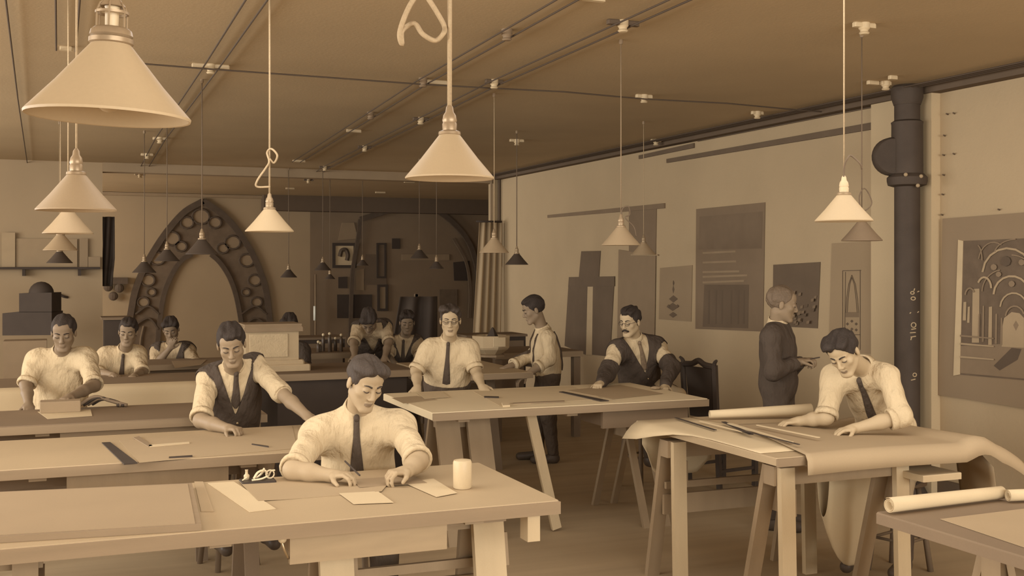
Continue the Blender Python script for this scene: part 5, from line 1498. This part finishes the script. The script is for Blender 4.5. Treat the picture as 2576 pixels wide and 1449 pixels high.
person('young man in white shirt and dark tie, head bowed, seated at the front table',
       dict(head=(919, 964, 5.22), neck=(900, 1032, 5.36), sr=(798, 1090, 5.34), sl=(1006, 1072, 5.36), er=(738, 1182, 5.0), wr=(836, 1197, 4.93), el=(1052, 1160, 5.04), wl=(1024, 1186, 4.93), hip=(903, 1285, 5.54)),
       (33, 24, -6, 1.0), 5.5, s_skin=172, hair=m_hairb, tie=.042, tie_len=.40, seat='wooden stool under the young man at the front table', fine=.0045, hair_kind='sweep', hair_part=.0,
       hdir=((905, 1192, 4.86), (965, 1190, 4.84)), curl=((.55, .7, .5), (.75, .8, .5)), width=1.0, seed=1, trousers=m_trouser)
person('man in dark waistcoat with one arm stretched out, leaning on the second table',
       dict(head=(582, 868, 6.62), neck=(588, 922, 6.85), sr=(522, 952, 6.86), sl=(642, 918, 6.95), er=(506, 1058, 6.60), wr=(575, 1079, 6.36), el=(704, 985, 6.78), wl=(772, 1046, 6.55), hip=(575, 1108, 7.10)),
       (14, 24, 6, 1.0), 7.0, s_skin=142, tie=.03, tie_len=.22, vest=.52, seat='stool under the man in the dark waistcoat at left', fine=.0058, hair_kind='short', hair_part=-.02,
       cuff=(.93, 1.1), hdir=((612, 1080, 6.28), (800, 1070, 6.45)), curl=((.9, .9, .7), (.4, .4, .3)), seed=2)
person('man in a loose white smock looking down, at far left',
       dict(head=(160, 838, 7.95), neck=(154, 888, 8.1), sr=(92, 905, 8.1), sl=(218, 900, 8.1), er=(66, 968, 7.95), wr=(72, 1018, 7.62), el=(236, 970, 7.85), wl=(176, 1000, 7.5), hip=(152, 1050, 8.3)),
       (14, 18, 0, 1.02), 8.2, s_skin=124, tie=None, seat='stool under the man in the white smock', fine=.007, hair_kind='peak', hair_part=None, width=1.12, shirt_hem=.10,
       cuff=('elbow', 'elbow'), seed=3, hdir=(None, (150, 1008, 7.35)))
person('man in white shirt and dark tie seated second from the left',
       dict(head=(322, 836, 10.05), neck=(313, 882, 10.2), sr=(265, 893, 10.2), sl=(347, 890, 10.25), er=(247, 938, 10.05), wr=(285, 944, 9.75), el=(358, 936, 10.05), wl=(338, 946, 9.75), hip=(308, 985, 10.4)),
       (10, 12, -4, 1.0), 10.3, s_skin=130, tie=.034, tie_len=.34, seat='stool under the man second from the left', fine=.008, hair_kind='short', seed=4, shirt=cloth_m('cream_cotton', 200))
person('dim man resting his chin on his hand, third from the left',
       dict(head=(430, 830, 11.7), neck=(432, 872, 11.8), sr=(398, 882, 11.8), sl=(472, 880, 11.8), er=(388, 922, 11.6), wr=(428, 876, 11.52), el=(492, 915, 11.6), wl=(455, 925, 11.4), hip=(436, 955, 12.0)),
       (10, 20, 6, 1.0), 11.9, s_skin=118, tie=None, vest=.35, seat='stool under the dim man resting his chin', fine=.009, hair_kind='mop', seed=5, shirt=m_shirt2, hdir=((432, 862, 11.48), None), hn=((0, -1, .2), None))
person('man bending low over the far bench, face hidden by his dark hair',
       dict(head=(928, 808, 11.35), neck=(934, 822, 11.6), sr=(904, 826, 11.6), sl=(966, 822, 11.65), er=(890, 862, 11.4), wr=(892, 896, 11.2), el=(978, 860, 11.5), wl=(968, 898, 11.3), hip=(938, 880, 12.0)),
       (0, 52, 0, 1.0), 11.8, s_skin=120, tie=None, vest=.45, fine=.009, hair_kind='mop', seed=6, shirt=m_shirt2, shirt_hem=.1)
person('seated man in dark waistcoat and white shirt far behind, between two standing men',
       dict(head=(1024, 812, 12.2), neck=(1017, 852, 12.3), sr=(984, 862, 12.3), sl=(1048, 862, 12.3), er=(975, 900, 12.1), wr=(995, 915, 11.9), el=(1056, 898, 12.1), wl=(1040, 915, 11.9), hip=(1016, 935, 12.4)),
       (8, 12, 0, 1.0), 12.3, s_skin=118, tie=.028, tie_len=.3, vest=.40, seat='stool under the seated man far behind', fine=.009, hair_kind='mop', seed=7, shirt=m_shirt2)
person('standing man in white shirt, dark tie and spectacles, hands on the centre table',
       dict(head=(1133, 806, 8.82), neck=(1129, 857, 8.95), sr=(1080, 878, 8.95), sl=(1180, 876, 8.95), er=(1047, 932, 8.86), wr=(1050, 974, 8.66), el=(1196, 930, 8.86), wl=(1212, 972, 8.66), hip=(1124, 968, 9.05)),
       (2, 8, 0, 1.0), 9.05, s_skin=178, hair=m_hairb, tie=.034, tie_len=.40, fine=.006, hair_kind='sweep', hair_part=.0, specs=True, seed=8, shirt_hem=.06, width=1.05,
       hdir=((1046, 992, 8.60), (1222, 986, 8.6)), curl=((.3, .3, .3), (.3, .3, .3)), hn=((0, -1, .6), (0, -1, .6)))
person('man in profile with white shirt and braces, leaning over a far table',
       dict(head=(1342, 780, 10.45), neck=(1366, 830, 10.5), sl=(1380, 850, 10.34), sr=(1366, 848, 10.66), el=(1384, 903, 10.28), wl=(1322, 945, 10.15), er=(1338, 895, 10.68), wr=(1282, 922, 10.5), hip=(1378, 940, 10.6)),
       (-80, 18, 0, 1.03), 10.6, s_skin=128, tie=None, fine=.007, hair_kind='short', hair_part=None, seed=9, cuff=(1.85, 1.5), braces=True, hdir=((1255, 928, 10.45), (1300, 958, 10.1)), feet=((1355, 1150, 10.95), (1392, 1150, 10.75)))
person('man with moustache and spectacles in dark waistcoat seated at the centre table',
       dict(head=(1585, 810, 9.28), neck=(1597, 852, 9.38), sr=(1552, 882, 9.32), sl=(1652, 872, 9.45), er=(1527, 940, 9.1), wr=(1512, 964, 8.82), el=(1690, 925, 9.22), wl=(1672, 972, 8.98), hip=(1612, 975, 9.6)),
       (-38, 10, 0, 1.0), 9.5, s_skin=185, tie=.028, tie_len=.24, vest=.45, seat='stool under the man with the moustache', fine=.006, hair_kind='short', hair_part=.02, moustache=True, specs=True, guards=True, seed=10,
       hdir=((1495, 974, 8.66), (1668, 984, 8.8)), curl=((.7, .7, .5), (.7, .7, .5)), tie_m=mat('figured_tie', 120, var=.4, scale=60))
person('standing man in dark suit seen in profile with a pencil and paper',
       dict(head=(1968, 766, 8.05), neck=(1956, 820, 8.1), sl=(1968, 848, 8.27), sr=(1940, 846, 7.93), er=(1946, 935, 7.86), wr=(2006, 912, 7.94), el=(1985, 930, 8.3), wl=(2014, 910, 8.18), hip=(1958, 975, 8.12)),
       (82, 10, 0, 1.03), 8.1, s_skin=135, hair=m_hairg, tie=None, jacket=True, shirt=m_jacket, cuff=('wrist', 'wrist'), fine=.006, hair_kind='plain', hair_part=None, grey=True, seed=11, trousers=m_jacket, shirt_hem=-.28,
       hdir=((2030, 906, 7.96), (2030, 905, 8.14)), curl=((.8, .8, .6), (.8, .8, .6)), width=.95)
person('young man in white shirt and loose tie bent over the large drawing at right',
       dict(head=(2122, 888, 6.3), neck=(2172, 924, 6.52), sr=(2098, 948, 6.62), sl=(2232, 945, 6.42), er=(2078, 1050, 6.50), wr=(2010, 1060, 6.62), el=(2268, 1048, 6.28), wl=(2150, 1078, 6.28), hip=(2262, 1160, 6.95)),
       (-36, 34, 12, 1.0), 6.7, s_skin=185, tie=.03, tie_len=.36, seat='stool under the young man at the large drawing', fine=.005, hair_kind='sweep', hair_part=.012, hair_vol=1.4, seed=12, cuff=('elbow', 1.25),
       hdir=((1985, 1062, 6.62), (2105, 1084, 6.26)), curl=((.5, .6, .4), (.4, .4, .4)))
person('dark-haired man almost hidden behind the plaster pedestal',
       dict(head=(728, 822, 11.5), neck=(730, 866, 11.6), sr=(698, 880, 11.6), sl=(762, 880, 11.6), er=(690, 925, 11.5), wr=(712, 920, 11.25), el=(770, 925, 11.5), wl=(750, 920, 11.25), hip=(730, 955, 11.8)),
       (0, 25, 0, 1.0), 11.7, s_skin=110, tie=None, fine=.010, hair_kind='mop', seed=13, shirt=m_vest, seat='stool behind the plaster pedestal', collar=False)

# pencil and pad of the man in the suit, pencil of the seated man in front
a, b = at_d(2028, 905, 8.0), at_d(2062, 899, 8.02)
solo('pencil', MB().tube([a, b], .005, 6), m_dark, 'pencil held by the man in the dark suit', 'pencil')
a, b = at_d(905, 1196, 4.86), at_d(868, 1160, 5.0)
solo('pencil', MB().tube([a, b], .004, 6), m_dark, 'pencil in the hand of the young man at the front table', 'pencil')
